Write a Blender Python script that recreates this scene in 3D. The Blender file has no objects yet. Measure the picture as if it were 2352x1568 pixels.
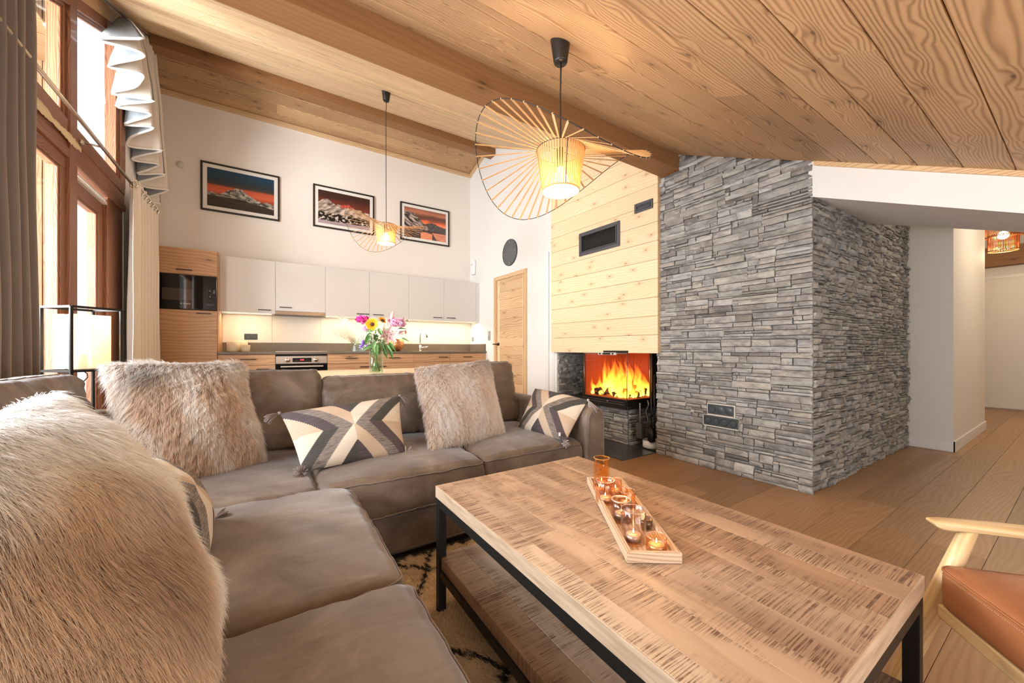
EXPOSURE=0.90; SKY=.85; DAY1=185; DAY2=290; FILL=25; LEDP=3.2; FIRE=5; PEND=11; HALL=18; FLAMP=.4
FURN=45000; RUGN=80000

import bpy, math, random
import numpy as np
from mathutils import Vector, Matrix, noise as mn
random.seed(7); rng = np.random.default_rng(7)
scn = bpy.context.scene
col = scn.collection
PI = math.pi
# ---------------------------------------------------------------- camera
cd = bpy.data.cameras.new('camera'); cam = bpy.data.objects.new('camera', cd); col.objects.link(cam)
cam.location = (0, 0, .965); cam.rotation_euler = (PI/2, 0, math.radians(-32.9))
cd.sensor_width = 36; cd.lens = 36*866/2352; cd.shift_y = 17.5/2352; cd.clip_start = .02; cd.clip_end = 200
scn.camera = cam
# ---------------------------------------------------------------- view, world
vs = scn.view_settings
vs.view_transform = 'Standard'; vs.look = 'None'; vs.gamma = 1; vs.use_curve_mapping = False
vs.exposure = EXPOSURE
scn.cycles.max_bounces = 6; scn.cycles.diffuse_bounces = 3; scn.cycles.glossy_bounces = 2
scn.cycles.use_adaptive_sampling = True; scn.cycles.adaptive_threshold = .06
scn.cycles.transmission_bounces = 4; scn.cycles.transparent_max_bounces = 14
scn.cycles.use_denoising = True; scn.cycles.sample_clamp_indirect = 6
wd = bpy.data.worlds.new('sky'); scn.world = wd; wd.use_nodes = True
wd.node_tree.nodes['Background'].inputs[0].default_value = (.88, .94, 1, 1)
wd.node_tree.nodes['Background'].inputs[1].default_value = SKY
def area(name, loc, rot, sx, sy, power, color, spread=None):
    l = bpy.data.lights.new(name, 'AREA'); l.shape = 'RECTANGLE'; l.size = sx; l.size_y = sy
    l.energy = power; l.color = color
    if spread: l.spread = math.radians(spread)
    o = bpy.data.objects.new(name, l); col.objects.link(o); o.location = loc; o.rotation_euler = rot
    return o
# daylight arriving through the glazed wall on the left (lights stand outside the panes), then an added fill
area('daylight_near', (-1.75, 1.35, 1.25), (0, math.radians(-94), 0), 1.9, 2.9, DAY1, (.93, .96, 1))
area('daylight_far', (-2.6, 3.1, 2.3), (0, math.radians(-98), 0), 2.0, 1.6, DAY2, (.94, .97, 1))
area('fill_behind_camera', (.9, -1.36, .72), (math.radians(97), 0, 0), 3.0, .75, FILL, (1, .95, .90))  # added fill lamp behind the camera, brightens the room evenly

# ---------------------------------------------------------------- mesh builder
def f_ceil(y): return 1.722+.475*y
class MB:
    def __init__(s): s.v=[]; s.f=[]; s.g=[]; s.r=[]; s.m=[]; s.sm=[]
    def add(s, V, Fs, G=None, rnd=None, mat=0, smooth=False):
        b=len(s.v); s.v+= [tuple(p) for p in V]
        if rnd is None: rnd=random.random()
        s.g+= [tuple(p) for p in (G if G is not None else V)]
        s.r+= [rnd]*len(V)
        for q in Fs: s.f.append(tuple(b+i for i in q)); s.m.append(mat); s.sm.append(smooth)
        return b
    def box(s, x0,x1,y0,y1,z0,z1, ax=0, mat=0, off=True, M=None, rnd=None):
        V=[(x,y,z) for x in (x0,x1) for y in (y0,y1) for z in (z0,z1)]
        o=[random.uniform(0,40) for _ in range(3)] if off else [0,0,0]
        ord_={0:(0,1,2),1:(1,0,2),2:(2,0,1)}[ax]
        G=[tuple(p[k]+o[i] for i,k in enumerate(ord_)) for p in V]
        if M is not None: V=[M@Vector(p) for p in V]
        s.add(V,[(0,1,3,2),(4,6,7,5),(0,4,5,1),(2,3,7,6),(0,2,6,4),(1,5,7,3)],G,rnd,mat)
    def prism(s, poly, a0, a1, ax=0, gax=None, mat=0, rnd=None, off=True):
        """poly in the two other axes, extruded along ax from a0 to a1"""
        n=len(poly); V=[]
        for a in (a0,a1):
            for p in poly:
                V.append({0:(a,p[0],p[1]),1:(p[0],a,p[1]),2:(p[0],p[1],a)}[ax])
        o=[random.uniform(0,40) for _ in range(3)] if off else [0,0,0]
        gax=ax if gax is None else gax
        ord_={0:(0,1,2),1:(1,0,2),2:(2,0,1)}[gax]
        G=[tuple(p[k]+o[i] for i,k in enumerate(ord_)) for p in V]
        F=[tuple(range(n-1,-1,-1)),tuple(range(n,2*n))]+[(i,(i+1)%n,n+(i+1)%n,n+i) for i in range(n)]
        s.add(V,F,G,rnd,mat)
    def tube(s, pts, r, n=8, mat=0, cap=True, closed=False, rnd=None):
        P=[Vector(p) for p in pts]; m=len(P); V=[];G=[]
        rr=r if hasattr(r,'__len__') else [r]*m
        up=Vector((0,0,1)); L=0
        t0=(P[1]-P[0]).normalized()
        a=t0.orthogonal().normalized()
        for i,p in enumerate(P):
            if closed: t=(P[(i+1)%m]-P[i-1]).normalized()
            else: t=(P[min(i+1,m-1)]-P[max(i-1,0)]).normalized()
            a=(a-t*a.dot(t)); a=a.normalized() if a.length>1e-6 else t.orthogonal().normalized()
            b=t.cross(a)
            if i: L+=(p-P[i-1]).length
            for k in range(n):
                th=2*PI*k/n
                V.append(p+(a*math.cos(th)+b*math.sin(th))*rr[i]); G.append((L,math.cos(th)*rr[i],math.sin(th)*rr[i]))
        F=[]
        for i in range(m if closed else m-1):
            j=(i+1)%m
            for k in range(n):
                k2=(k+1)%n; F.append((i*n+k,i*n+k2,j*n+k2,j*n+k))
        if cap and not closed: F.append(tuple(range(n-1,-1,-1))); F.append(tuple((m-1)*n+k for k in range(n)))
        s.add(V,F,G,rnd,mat,True)
    def lathe(s, prof, c=(0,0,0), n=24, mat=0, M=None, rmod=None, smooth=True, cap=False, rnd=None):
        V=[];G=[];m=len(prof)
        for i,(r,z) in enumerate(prof):
            for k in range(n):
                th=2*PI*k/n; q=r*(rmod(th) if rmod else 1)
                p=Vector((q*math.cos(th),q*math.sin(th),z))
                V.append(M@p if M is not None else p+Vector(c)); G.append((th/2/PI,z,r))
        F=[(i*n+k,i*n+(k+1)%n,(i+1)*n+(k+1)%n,(i+1)*n+k) for i in range(m-1) for k in range(n)]
        if cap: F.append(tuple(range(n-1,-1,-1))); F.append(tuple((m-1)*n+k for k in range(n)))
        s.add(V,F,G,rnd,mat,smooth)
    def grid(s, fn, nu, nv, mat=0, wu=False, gfn=None, smooth=True, rnd=None):
        V=[];G=[]
        for j in range(nv+1):
            for i in range(nu if wu else nu+1):
                u,v=i/nu,j/nv; V.append(fn(u,v)); G.append(gfn(u,v) if gfn else (u,v,0))
        W=nu if wu else nu+1
        F=[(j*W+i,j*W+(i+1)%W,(j+1)*W+(i+1)%W,(j+1)*W+i) for j in range(nv) for i in range(nu)]
        s.add(V,F,G,rnd,mat,smooth)
    def ball(s, c, r, n=12, m=8, mat=0, sc=(1,1,1), M=None):
        pr=[(max(1e-4,math.sin(PI*i/m))*r,-math.cos(PI*i/m)*r) for i in range(m+1)]
        MM=(M if M is not None else Matrix.Translation(c))@Matrix.Diagonal((sc[0],sc[1],sc[2],1))
        s.lathe(pr,n=n,M=MM,mat=mat)
    def build(s, name, mats, parent=None, bevel=0, seg=2, label=None, kind=None, subsurf=0, solid=0, ang=40):
        me=bpy.data.meshes.new(name); me.from_pydata(s.v,[],s.f)
        if not isinstance(mats,(list,tuple)): mats=[mats]
        for m in mats: me.materials.append(m)
        me.polygons.foreach_set('material_index',s.m); me.polygons.foreach_set('use_smooth',s.sm)
        at=me.attributes.new('gc','FLOAT_VECTOR','POINT'); at.data.foreach_set('vector',np.array(s.g,dtype=np.float32).ravel())
        at=me.attributes.new('rnd','FLOAT','POINT'); at.data.foreach_set('value',np.array(s.r,dtype=np.float32))
        me.update()
        o=bpy.data.objects.new(name,me); col.objects.link(o)
        if solid:
            md=o.modifiers.new('thickness','SOLIDIFY'); md.thickness=solid; md.offset=0
        if bevel:
            md=o.modifiers.new('bevel','BEVEL'); md.width=bevel; md.segments=seg; md.limit_method='ANGLE'; md.angle_limit=math.radians(ang)
            md.harden_normals=False
        if subsurf:
            md=o.modifiers.new('sub','SUBSURF'); md.levels=subsurf; md.render_levels=subsurf
        if parent is not None: attach(o,parent)
        if label: o['label']=label
        if kind: o['kind']=kind
        return o
def attach(o,parent):
    o.parent=parent; o.matrix_parent_inverse=world_of(parent).inverted()
def world_of(o):
    M=Matrix.LocRotScale(o.location,o.rotation_euler,o.scale)
    return world_of(o.parent)@o.matrix_parent_inverse@M if o.parent else M
def thing(name,label,cat,loc=(0,0,0),rz=0,group=None):
    o=bpy.data.objects.new(name,None); col.objects.link(o); o.empty_display_size=.1
    o.location=loc; o.rotation_euler=(0,0,rz); o['label']=label; o['category']=cat
    if group: o['group']=group
    return o
def tag(o,label,cat,group=None):
    o['label']=label; o['category']=cat
    if group: o['group']=group
    return o
def struct(o): o['kind']='structure'; return o
def sempty(name,loc=(0,0,0)):
    o=bpy.data.objects.new(name,None); col.objects.link(o); o.location=loc; o['kind']='structure'; return o
def children(o): return [c for c in list(bpy.data.objects) if c.parent==o]
def copy_tree(o,parent=None):
    c=o.copy(); col.objects.link(c)
    if parent is not None: c.parent=parent
    for ch in children(o): copy_tree(ch,c)
    return c
# ---------------------------------------------------------------- node helper
class NT:
    def __init__(s,name):
        s.mat=bpy.data.materials.new(name); s.mat.use_nodes=True; s.nt=s.mat.node_tree; s.nt.nodes.clear()
        s.out=s.nt.nodes.new('ShaderNodeOutputMaterial')
    def N(s,t,p=None,**k):
        n=s.nt.nodes.new('ShaderNode'+t)
        for a,b in (p or {}).items(): setattr(n,a,b)
        for a,b in k.items():
            key=a.replace('_',' ')
            sk=n.inputs[int(a[1:])] if (a[0]=='i' and a[1:].isdigit()) else n.inputs[key]
            if isinstance(b,bpy.types.NodeSocket): s.nt.links.new(b,sk)
            elif isinstance(b,bpy.types.Node): s.nt.links.new(b.outputs[0],sk)
            else: sk.default_value=b
        return n
    def math(s,op,a,b=0.0,clamp=False):
        return s.N('Math',{'operation':op,'use_clamp':clamp},i0=a,i1=b).outputs[0]
    def mix(s,a,b,f,bt='MIX'):
        return s.N('MixRGB',{'blend_type':bt},Fac=f,Color1=a,Color2=b).outputs[0]
    def vmul(s,v,sc): return s.N('VectorMath',{'operation':'MULTIPLY'},i0=v,i1=sc).outputs[0]
    def vadd(s,v,w): return s.N('VectorMath',{'operation':'ADD'},i0=v,i1=w).outputs[0]
    def noise(s,v,scale=5,detail=3,rough=.5,dist=0): return s.N('TexNoise',Vector=v,Scale=scale,Detail=detail,Roughness=rough,Distortion=dist).outputs[0]
    def ramp(s,f,stops,interp='LINEAR'):
        n=s.N('ValToRGB',Fac=f); r=n.color_ramp; r.interpolation=interp
        while len(r.elements)<len(stops): r.elements.new(.5)
        for e,(p,c) in zip(r.elements,stops):
            e.position=p; e.color=(c[0],c[1],c[2],1) if hasattr(c,'__len__') else (c,c,c,1)
        return n.outputs[0]
    def gc(s,name='gc'): return s.N('Attribute',{'attribute_name':name}).outputs['Vector']
    def fac(s,name='rnd'): return s.N('Attribute',{'attribute_name':name}).outputs['Fac']
    def obj(s): return s.N('TexCoord').outputs['Object']
    def bsdf(s,color,rough=.5,bump=None,bs=.2,bd=.01,**k):
        kk=dict(Base_Color=color,Roughness=rough); kk.update(k)
        if bump is not None: kk['Normal']=s.N('Bump',Height=bump,Strength=bs,Distance=bd).outputs[0]
        b=s.N('BsdfPrincipled',**kk); s.nt.links.new(b.outputs[0],s.out.inputs[0]); return s.mat
    def surf(s,sh): s.nt.links.new(sh.outputs[0] if isinstance(sh,bpy.types.Node) else sh,s.out.inputs[0]); return s.mat
def c4(c): return (c[0],c[1],c[2],1)
def plain(name,c,rough=.5,metal=0,noise=0,sc=40,**k):
    n=NT(name)
    if noise:
        f=n.noise(n.obj(),sc,4); cc=n.mix(c4([x*(1-noise) for x in c]),c4([min(1,x*(1+noise)) for x in c]),f)
        return n.bsdf(cc,rough,Metallic=metal,bump=f,bs=.1,bd=.002,**k)
    return n.bsdf(c4(c),rough,Metallic=metal,**k)
def emit(name,c,st):
    n=NT(name); return n.surf(n.N('Emission',Color=c4(c),Strength=st))
def thin_glass(name,tint=(1,1,1),ior=1.45,rough=0,spec=(1,1,1)):
    n=NT(name); bf=n.N('NewGeometry').outputs['Backfacing']; io=n.math('MULTIPLY_ADD',bf,1/ior-ior); io.node.inputs[2].default_value=ior; fr=n.N('Fresnel',IOR=io)
    return n.surf(n.N('MixShader',i0=fr.outputs[0],i1=n.N('BsdfTransparent',Color=c4(tint)).outputs[0],i2=n.N('BsdfGlossy',{'distribution':'GGX'},Color=c4(spec),Roughness=rough).outputs[0]))
def wood(name,dark,mid,light,ring=9,rough=.5,var=.22,knots=.5,fine=.35,stretch=.12,bump=.15,ksc=(1.6,5,5),warp=.25,contrast=1.0,coat=0,wob=.16):
    n=NT(name); ring*=5; ksc=(ksc[0],ksc[1],ksc[1]); g=n.gc(); r=n.fac()
    rv=n.N('CombineXYZ',X=n.math('MULTIPLY',r,31.7),Y=n.math('MULTIPLY',r,17.3),Z=n.math('MULTIPLY',r,5.1)).outputs[0]
    g2=n.vadd(g,rv)
    w=n.N('TexNoise',Vector=n.vmul(g2,(1.2,3.5,3.5)),Scale=1,Detail=2).outputs[1]
    gw=n.vadd(g2,n.vmul(w,(0,warp*.35,warp*.35)))
    # knots bend the grain around them
    sk=n.N('SeparateXYZ',Vector=n.vmul(n.vadd(g2,n.vmul(w,(.05,.015,.015))),ksc))
    kv=n.N('TexVoronoi',{'feature':'F1','voronoi_dimensions':'2D'},Vector=n.N('CombineXYZ',X=sk.outputs[0],Y=n.math('ADD',sk.outputs[1],sk.outputs[2]),Z=0.0).outputs[0],Scale=1,Randomness=1.0)
    kd=kv.outputs['Distance']
    kk=n.ramp(kd,[(0.0,1),(.03,.85),(.065,0)])
    halo=n.ramp(kd,[(0.03,1),(.28,0)])
    pos=n.N('SeparateXYZ',Vector=n.vmul(gw,(stretch,1,1)))
    rad=n.math('ADD',n.math('ADD',pos.outputs[1],pos.outputs[2]),n.math('MULTIPLY',n.noise(n.vmul(g2,(.75,5,5)),1.0,2),wob))
    rad=n.math('ADD',rad,n.math('MULTIPLY',halo,.02))
    rings=n.math('SINE',n.math('MULTIPLY',n.math('ADD',rad,n.math('MULTIPLY',pos.outputs[0],.08)),ring*2*PI))
    rings=n.math('MULTIPLY_ADD',rings,.5); rings.node.inputs[2].default_value=.5
    rings=n.math('POWER',rings,1.8)
    fn=n.noise(n.vmul(gw,(5,140,140)),1.0,4,.6)
    f=n.math('ADD',n.math('MULTIPLY',rings,.5*contrast),n.math('MULTIPLY',fn,fine))
    big=n.noise(n.vmul(g2,(.9,3,3)),1.0,3)
    f=n.math('ADD',f,n.math('MULTIPLY',n.math('SUBTRACT',big,.5),.7*contrast),True)
    c=n.ramp(f,[(0.08,light),(.45,mid),(.95,dark)])
    val=n.math('MULTIPLY_ADD',r,var*2); val.node.inputs[2].default_value=1-var
    c=n.mix(c,n.N('CombineXYZ',X=val,Y=val,Z=val).outputs[0],1.0,'MULTIPLY')
    if knots>0:
        sel=n.math('GREATER_THAN',n.N('SeparateXYZ',Vector=kv.outputs['Color']).outputs[0],1-knots)
        c=n.mix(c,c4([x*.32 for x in dark]),n.math('MULTIPLY',n.math('MULTIPLY',kk,sel),.85))
        c=n.mix(c,c4([x*.8 for x in dark]),n.math('MULTIPLY',n.math('MULTIPLY',halo,sel),.4))
    return n.bsdf(c,rough,bump=f,bs=bump,bd=.003,Coat_Weight=coat)

# ---------------------------------------------------------------- materials
W_CEIL=wood('larch_ceiling',(.21,.105,.043),(.455,.265,.128),(.60,.385,.205),ring=13,rough=.55,var=.13,knots=.22,ksc=(3.2,8,8))
W_CEIL2=wood('larch_ceiling_pale',(.38,.22,.10),(.66,.45,.25),(.80,.60,.38),ring=13,rough=.5,var=.10,knots=.15,ksc=(3,8,8),contrast=.7)
W_BEAM=wood('spruce_beam',(.14,.058,.020),(.26,.120,.045),(.31,.15,.058),ring=5,rough=.6,var=.05,knots=.2,ksc=(2.2,6,6),contrast=.5,wob=.08)
W_PINE=wood('pine_boards',(.60,.36,.17),(.83,.60,.36),(.88,.68,.45),ring=8,rough=.5,var=.05,knots=.42,ksc=(4.2,8.5,8.5),contrast=.6,wob=.08)
W_FLOOR=wood('oak_floor',(.17,.084,.034),(.315,.172,.078),(.39,.228,.112),ring=9,rough=.42,var=.16,knots=0,stretch=.2,bump=.05,contrast=.55)
W_DOOR=wood('larch_door',(.42,.22,.10),(.68,.43,.23),(.78,.55,.33),ring=9,rough=.5,var=.13,knots=.35,ksc=(2.5,7,7))
W_KITCH=wood('oak_kitchen_front',(.22,.10,.045),(.44,.235,.115),(.57,.34,.18),ring=5,rough=.45,var=.06,knots=.15,ksc=(2,6,6),contrast=.6,wob=.05,bump=.05)
W_WIN=wood('stained_window_timber',(.10,.035,.015),(.22,.085,.04),(.30,.125,.06),ring=14,rough=.45,var=.08,knots=0,coat=.2)
W_TRIM=wood('pale_trim_timber',(.45,.25,.11),(.68,.45,.24),(.75,.53,.31),ring=10,rough=.5,var=.06,knots=.1)
W_EXT=wood('exterior_timber',(.17,.075,.03),(.36,.19,.085),(.44,.26,.13),ring=9,rough=.6,var=.25,knots=.2)
W_TABLE2=wood('dining_table_oak',(.42,.25,.13),(.66,.46,.27),(.76,.57,.37),ring=8,rough=.4,var=.06,knots=0)
W_CHAIR=wood('ash_chair_frame',(.42,.25,.10),(.66,.45,.22),(.76,.56,.31),ring=16,rough=.4,var=.05,knots=0,contrast=.7)
W_TRAY=wood('tray_timber',(.26,.15,.085),(.52,.37,.25),(.62,.47,.34),ring=22,rough=.5,var=.06,knots=0)
def mat_mango(name,tone=1.0):
    n=NT(name); g=n.gc(); r=n.fac()
    off=n.N('CombineXYZ',X=n.math('MULTIPLY',r,31.7),Y=n.math('MULTIPLY',r,13.3),Z=0.0).outputs[0]
    g2=n.vadd(g,off)
    w=n.N('TexNoise',Vector=n.vmul(g2,(3,3,3)),Scale=1,Detail=2).outputs[1]
    gw=n.vadd(g2,n.vmul(w,(.012,.03,0)))
    # saw marks lie across the plank
    saw=n.noise(n.vmul(gw,(340,6,6)),1,3,.65)
    m1=n.ramp(saw,[(.485,0),(.56,1)])
    where=n.ramp(n.noise(n.vmul(g2,(5,13,13)),1,4,.6),[(.40,0),(.53,1)])
    fine=n.noise(n.vmul(gw,(60,40,40)),1,3,.6)
    grain=n.noise(n.vmul(gw,(4,70,70)),1,4,.6)
    big=n.noise(n.vmul(g2,(1.6,6,6)),1,3)
    base=n.ramp(r,[(0,(.66*tone,.40*tone,.235*tone)),(.35,(.84*tone,.57*tone,.37*tone)),(.6,(.70*tone,.48*tone,.33*tone)),(1,(.90*tone,.66*tone,.46*tone))])
    base=n.mix(base,c4((.42*tone,.25*tone,.15*tone)),n.ramp(big,[(.40,0),(.66,.85)]))
    base=n.mix(base,c4((.40*tone,.24*tone,.14*tone)),n.math('MULTIPLY',n.ramp(grain,[(.5,0),(.8,1)]),.35))
    k=n.math('MULTIPLY',m1,n.math('MULTIPLY',where,n.ramp(fine,[(.3,.45),(.6,1)])))
    c=n.mix(base,c4((.11,.048,.025)),n.math('MULTIPLY',k,.92))
    vor=n.N('TexVoronoi',{'feature':'F1'},Vector=n.vmul(g2,(4,11,11)),Scale=1).outputs['Distance']
    c=n.mix(c,c4((.10,.05,.03)),n.ramp(vor,[(0,.75),(.045,0)]))
    return n.bsdf(c,.42,bump=n.math('SUBTRACT',1.0,k),bs=.3,bd=.002)
MANGO=mat_mango('mango_tabletop',.66); MANGO2=mat_mango('mango_shelf',.55)
def mat_edge():
    n=NT('mango_edge'); g=n.gc(); f=n.noise(n.vmul(g,(8,90,90)),1,4)
    return n.bsdf(n.ramp(f,[(.3,(.36,.25,.165)),(.7,(.56,.42,.30))]),.5,bump=f,bs=.2,bd=.002)
MEDGE=mat_edge()
def mat_wall(name,c,rough=.75):
    n=NT(name); f=n.noise(n.obj(),160,3); return n.bsdf(c4(c),rough,bump=f,bs=.05,bd=.001)
WALL=mat_wall('white_plaster',(.84,.82,.80)); WALLH=mat_wall('hall_plaster',(.80,.76,.70))
def mat_stone():
    n=NT('ledge_stone'); g=n.obj(); r=n.fac()
    gr=n.vadd(g,n.N('CombineXYZ',X=n.math('MULTIPLY',r,9),Y=n.math('MULTIPLY',r,7),Z=n.math('MULTIPLY',r,5)).outputs[0])
    base=n.ramp(r,[(0,(.17,.155,.145)),(.2,(.40,.39,.37)),(.42,(.27,.25,.235)),(.58,(.47,.435,.385)),(.72,(.34,.335,.335)),(.86,(.53,.51,.485)),(1,(.23,.20,.175))])
    a=n.noise(n.vmul(gr,(7,7,22)),1,5,.65); b=n.noise(gr,120,4,.7)
    c=n.mix(base,c4((.10,.095,.095)),n.ramp(a,[(.46,0),(.70,.78)]))
    c=n.mix(c,c4((.62,.59,.54)),n.ramp(n.noise(gr,16,5,.65),[(.52,0),(.75,.6)]))
    h=n.math('ADD',n.math('MULTIPLY',a,.7),n.math('MULTIPLY',b,.35))
    return n.bsdf(c,.62,bump=h,bs=.7,bd=.012)
STONE=mat_stone()
DARKGAP=plain('stone_backing',(.03,.028,.026),.9)
BLACKM=plain('black_metal',(.012,.011,.010),.45,.3)
BLACKP=plain('black_plastic',(.018,.018,.018),.45)
ANTH=plain('anthracite_plastic',(.055,.065,.072),.38)
GREYFR=plain('grey_vent_metal',(.10,.10,.11),.4,.4)
STEEL=plain('brushed_steel',(.55,.50,.45),.3,1.0)
CHROME=plain('chrome',(.8,.8,.8),.12,1.0)
WHITEP=plain('white_plastic',(.85,.85,.85),.35)
UPPER=plain('pale_grey_lacquer',(.66,.63,.60),.4)
UPPER_IN=plain('pale_grey_carcass',(.6,.58,.55),.5)
WORK=plain('brown_composite_worktop',(.15,.115,.085),.3,0,.18,25)
SPLASH=plain('pale_splashback',(.72,.66,.58),.22)
BGLASS=plain('black_glass',(.008,.007,.007),.05)
SLATE=plain('dark_hearth_tile',(.055,.058,.06),.25)
SKIRT=plain('white_skirting',(.82,.80,.78),.4)
GLASSW=thin_glass('window_glass',(.97,.985,.98),1.5)
def mat_suede():
    n=NT('taupe_suede_leather'); o=n.obj(); f=n.noise(n.vmul(o,(1,1.6,1)),4.2,7,.68,.6); f2=n.noise(n.vmul(o,(30,30,30)),1,4,.6)
    c=n.ramp(f,[(.28,(.080,.053,.037)),(.5,(.145,.103,.077)),(.72,(.235,.180,.142))])
    lw=n.N('LayerWeight',Blend=.35).outputs['Facing']
    return n.bsdf(c,.52,bump=n.math('ADD',n.math('MULTIPLY',f,.6),n.math('MULTIPLY',f2,.25)),bs=.22,bd=.012,Sheen_Weight=.35,Sheen_Roughness=.4,Sheen_Tint=(.85,.92,1,1))
SUEDE=mat_suede(); PIPE=plain('taupe_piping',(.10,.078,.063),.6)
def mat_cloth(name,c,sc=500,rough=.85,sheen=.2,tr=0):
    n=NT(name); o=n.obj(); f=n.noise(n.vmul(o,(1,1,.15)),sc,2); f2=n.noise(o,sc*.4,2)
    cc=n.mix(c4([x*.8 for x in c]),c4([min(1,x*1.12) for x in c]),n.math('MULTIPLY_ADD',f,.5))
    return n.bsdf(cc,rough,bump=f2,bs=.15,bd=.002,Sheen_Weight=sheen,Transmission_Weight=0)
CURT_G=mat_cloth('taupe_curtain_cloth',(.27,.22,.19)); CURT_L=mat_cloth('linen_curtain_cloth',(.72,.65,.57)); CURT_W=mat_cloth('white_hem_cloth',(.80,.78,.75)); CURT_D=mat_cloth('slate_lining_cloth',(.24,.255,.27))
LED=emit('led_light',(1,.80,.55),14)
BULB=emit('bulb_glow',(1,.78,.48),45)
RAFFIA=wood('raffia',(.50,.27,.11),(.74,.47,.23),(.82,.56,.30),ring=20,rough=.5,var=.12,knots=0)
# ---------------------------------------------------------------- floor
XW=-1.16
m=MB(); w=.19; y=-1.25
while y<6.3:
    x=-1.3-random.random()*1.6; xe=10.0 if y<1.2 else 3.9
    while x<xe:
        L=random.uniform(1.3,2.1); x1=min(x+L,xe)
        if x1>-1.3: m.box(max(x,-1.3),x1-.0008,y,y+w-.0012,-.03,0,0)
        x+=L
    y+=w
struct(m.build('floor',W_FLOOR,bevel=.0008,seg=1))
m=MB(); m.box(-1.35,10.1,-1.3,6.4,-.08,-.031,off=False); struct(m.build('trim_1',DARKGAP))
# ---------------------------------------------------------------- sloped ceiling
def ceil_boards(m,y0,y1,w,x0,x1,fn,chf=.004,gap=.0,lmin=2.2,lmax=3.8):
    y=y0; flip=1 if y1>y0 else -1
    while y<y1-.001:
        ye=min(y+w,y1); x=x0-random.random()*2.5
        while x<x1:
            L=random.uniform(lmin,lmax); xa,xb=max(x,x0),min(x+L,x1)
            if xb-xa>.02:
                P=[(y+gap,fn(y)+.024),(y+gap,fn(y)+chf),(y+gap+chf*.8,fn(y+chf)),(ye-chf*.8-gap,fn(ye-chf)),(ye-gap,fn(ye)+chf),(ye-gap,fn(ye)+.024)]
                V=[(a,p,q) for a in (xa+.0006,xb-.0006) for p,q in P]; o=random.uniform(0,50)
                G=[(v[0]+o,v[1]*1.1+o*.37,o+v[2]*.05) for v in V]; n=6
                m.add(V,[tuple(range(n)),tuple(range(2*n-1,n-1,-1))]+[(n+i,n+(i+1)%n,(i+1)%n,i) for i in range(n)],G)
            x+=L
        y=ye
m=MB(); ceil_boards(m,-1.1,2.06,.163,-1.16,3.02,f_ceil,.005,.0008)
struct(m.build('ceiling',W_CEIL))
m=MB(); ceil_boards(m,2.06,5.45,.062,-1.16,3.6,f_ceil,.009,.0012); struct(m.build('ceiling_upper',W_CEIL2))
f2=lambda y: 4.382-(y-5.6)*.307
m=MB(); ceil_boards(m,5.5,6.30,.163,-1.16,3.2,lambda y: f2(y) if y>5.6 else f2(5.6),.006,.001); struct(m.build('ceiling_rear_slope',W_CEIL))
m=MB()
m.prism([(-1.4,f_ceil(-1.4)+.03),(-1.4,f_ceil(-1.4)+.2),(5.6,4.60),(6.5,4.36),(6.5,4.15),(5.6,4.41)],-1.2,3.9,0)
struct(m.build('trim_2',plain('roof_backing',(.05,.03,.02),.9)))
m=MB(); m.prism([(1.97,2.523),(2.14,2.523),(2.14,f_ceil(2.14)+.01),(1.97,f_ceil(1.97)+.01)],-1.16,3.06,0,0); struct(m.build('trim_3',W_BEAM,bevel=.004))
m=MB(); m.prism([(5.364,4.159),(5.53,4.159),(5.53,f_ceil(5.53)+.01),(5.364,f_ceil(5.364)+.01)],-1.16,3.15,0,0); struct(m.build('trim_4',W_BEAM,bevel=.004))
m=MB(); m.box(-1.16,3.15,6.235,6.29,f2(6.26)-.05,f2(6.26)-.002,0)   # strips where boards meet walls
P=[(5.53,f2(5.6)-.045),(5.53,f2(5.6)-.002),(6.235,f2(6.235)-.002),(6.235,f2(6.235)-.045)]
m.prism(P,3.11,3.149,0,1); struct(m.build('trim_5',W_TRIM,bevel=.002))
# ---------------------------------------------------------------- plaster walls
def wallp(name,poly,a0,a1,ax,mat=WALL):
    m=MB(); m.prism(poly,a0,a1,ax,off=False); return struct(m.build(name,mat))
wallp('wall_far',[(-1.3,0),(3.3,0),(3.3,4.17),(-1.3,4.17)],6.29,6.42,1,mat_wall('white_plaster_warm_cast',(.84,.77,.70)))  # white plaster tinted to carry the pendants' warm light cast
wallp('wall_right',[(3.72,0),(6.29,0),(6.29,4.16),(5.6,4.37),(5.45,f_ceil(5.45)+.01),(3.72,f_ceil(3.72)+.01)],3.15,3.30,0)
wallp('wall_stub',[(3.56,0),(3.76,0),(3.76,2.18),(3.56,2.18)],2.955,3.7,0)
m=MB(); m.box(2.945,2.955,3.60,3.64,0,2.16,2); m.box(2.93,2.955,3.70,3.76,0,2.18,2); struct(m.build('trim_6',SKIRT,bevel=.002))
wallp('wall_niche',[(2.05,0),(3.8,0),(3.8,3.4),(2.05,2.6)],3.78,3.9,0)
wallp('wall_near',[(-1.3,0),(3.2,0),(3.2,1.5),(-1.3,1.5)],-1.35,-1.2,1) if False else None
# low eaves wall behind the camera has an unseen opening added to let the fill through
m=MB(); m.box(-1.3,3.2,-1.3,-1.18,0,.32,off=False); m.box(-1.3,3.2,-1.3,-1.18,1.10,1.3,off=False)
m.box(-1.3,-.5,-1.3,-1.18,.32,1.1,off=False); m.box(2.9,3.2,-1.3,-1.18,.32,1.1,off=False); struct(m.build('wall_near',WALL))
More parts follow.
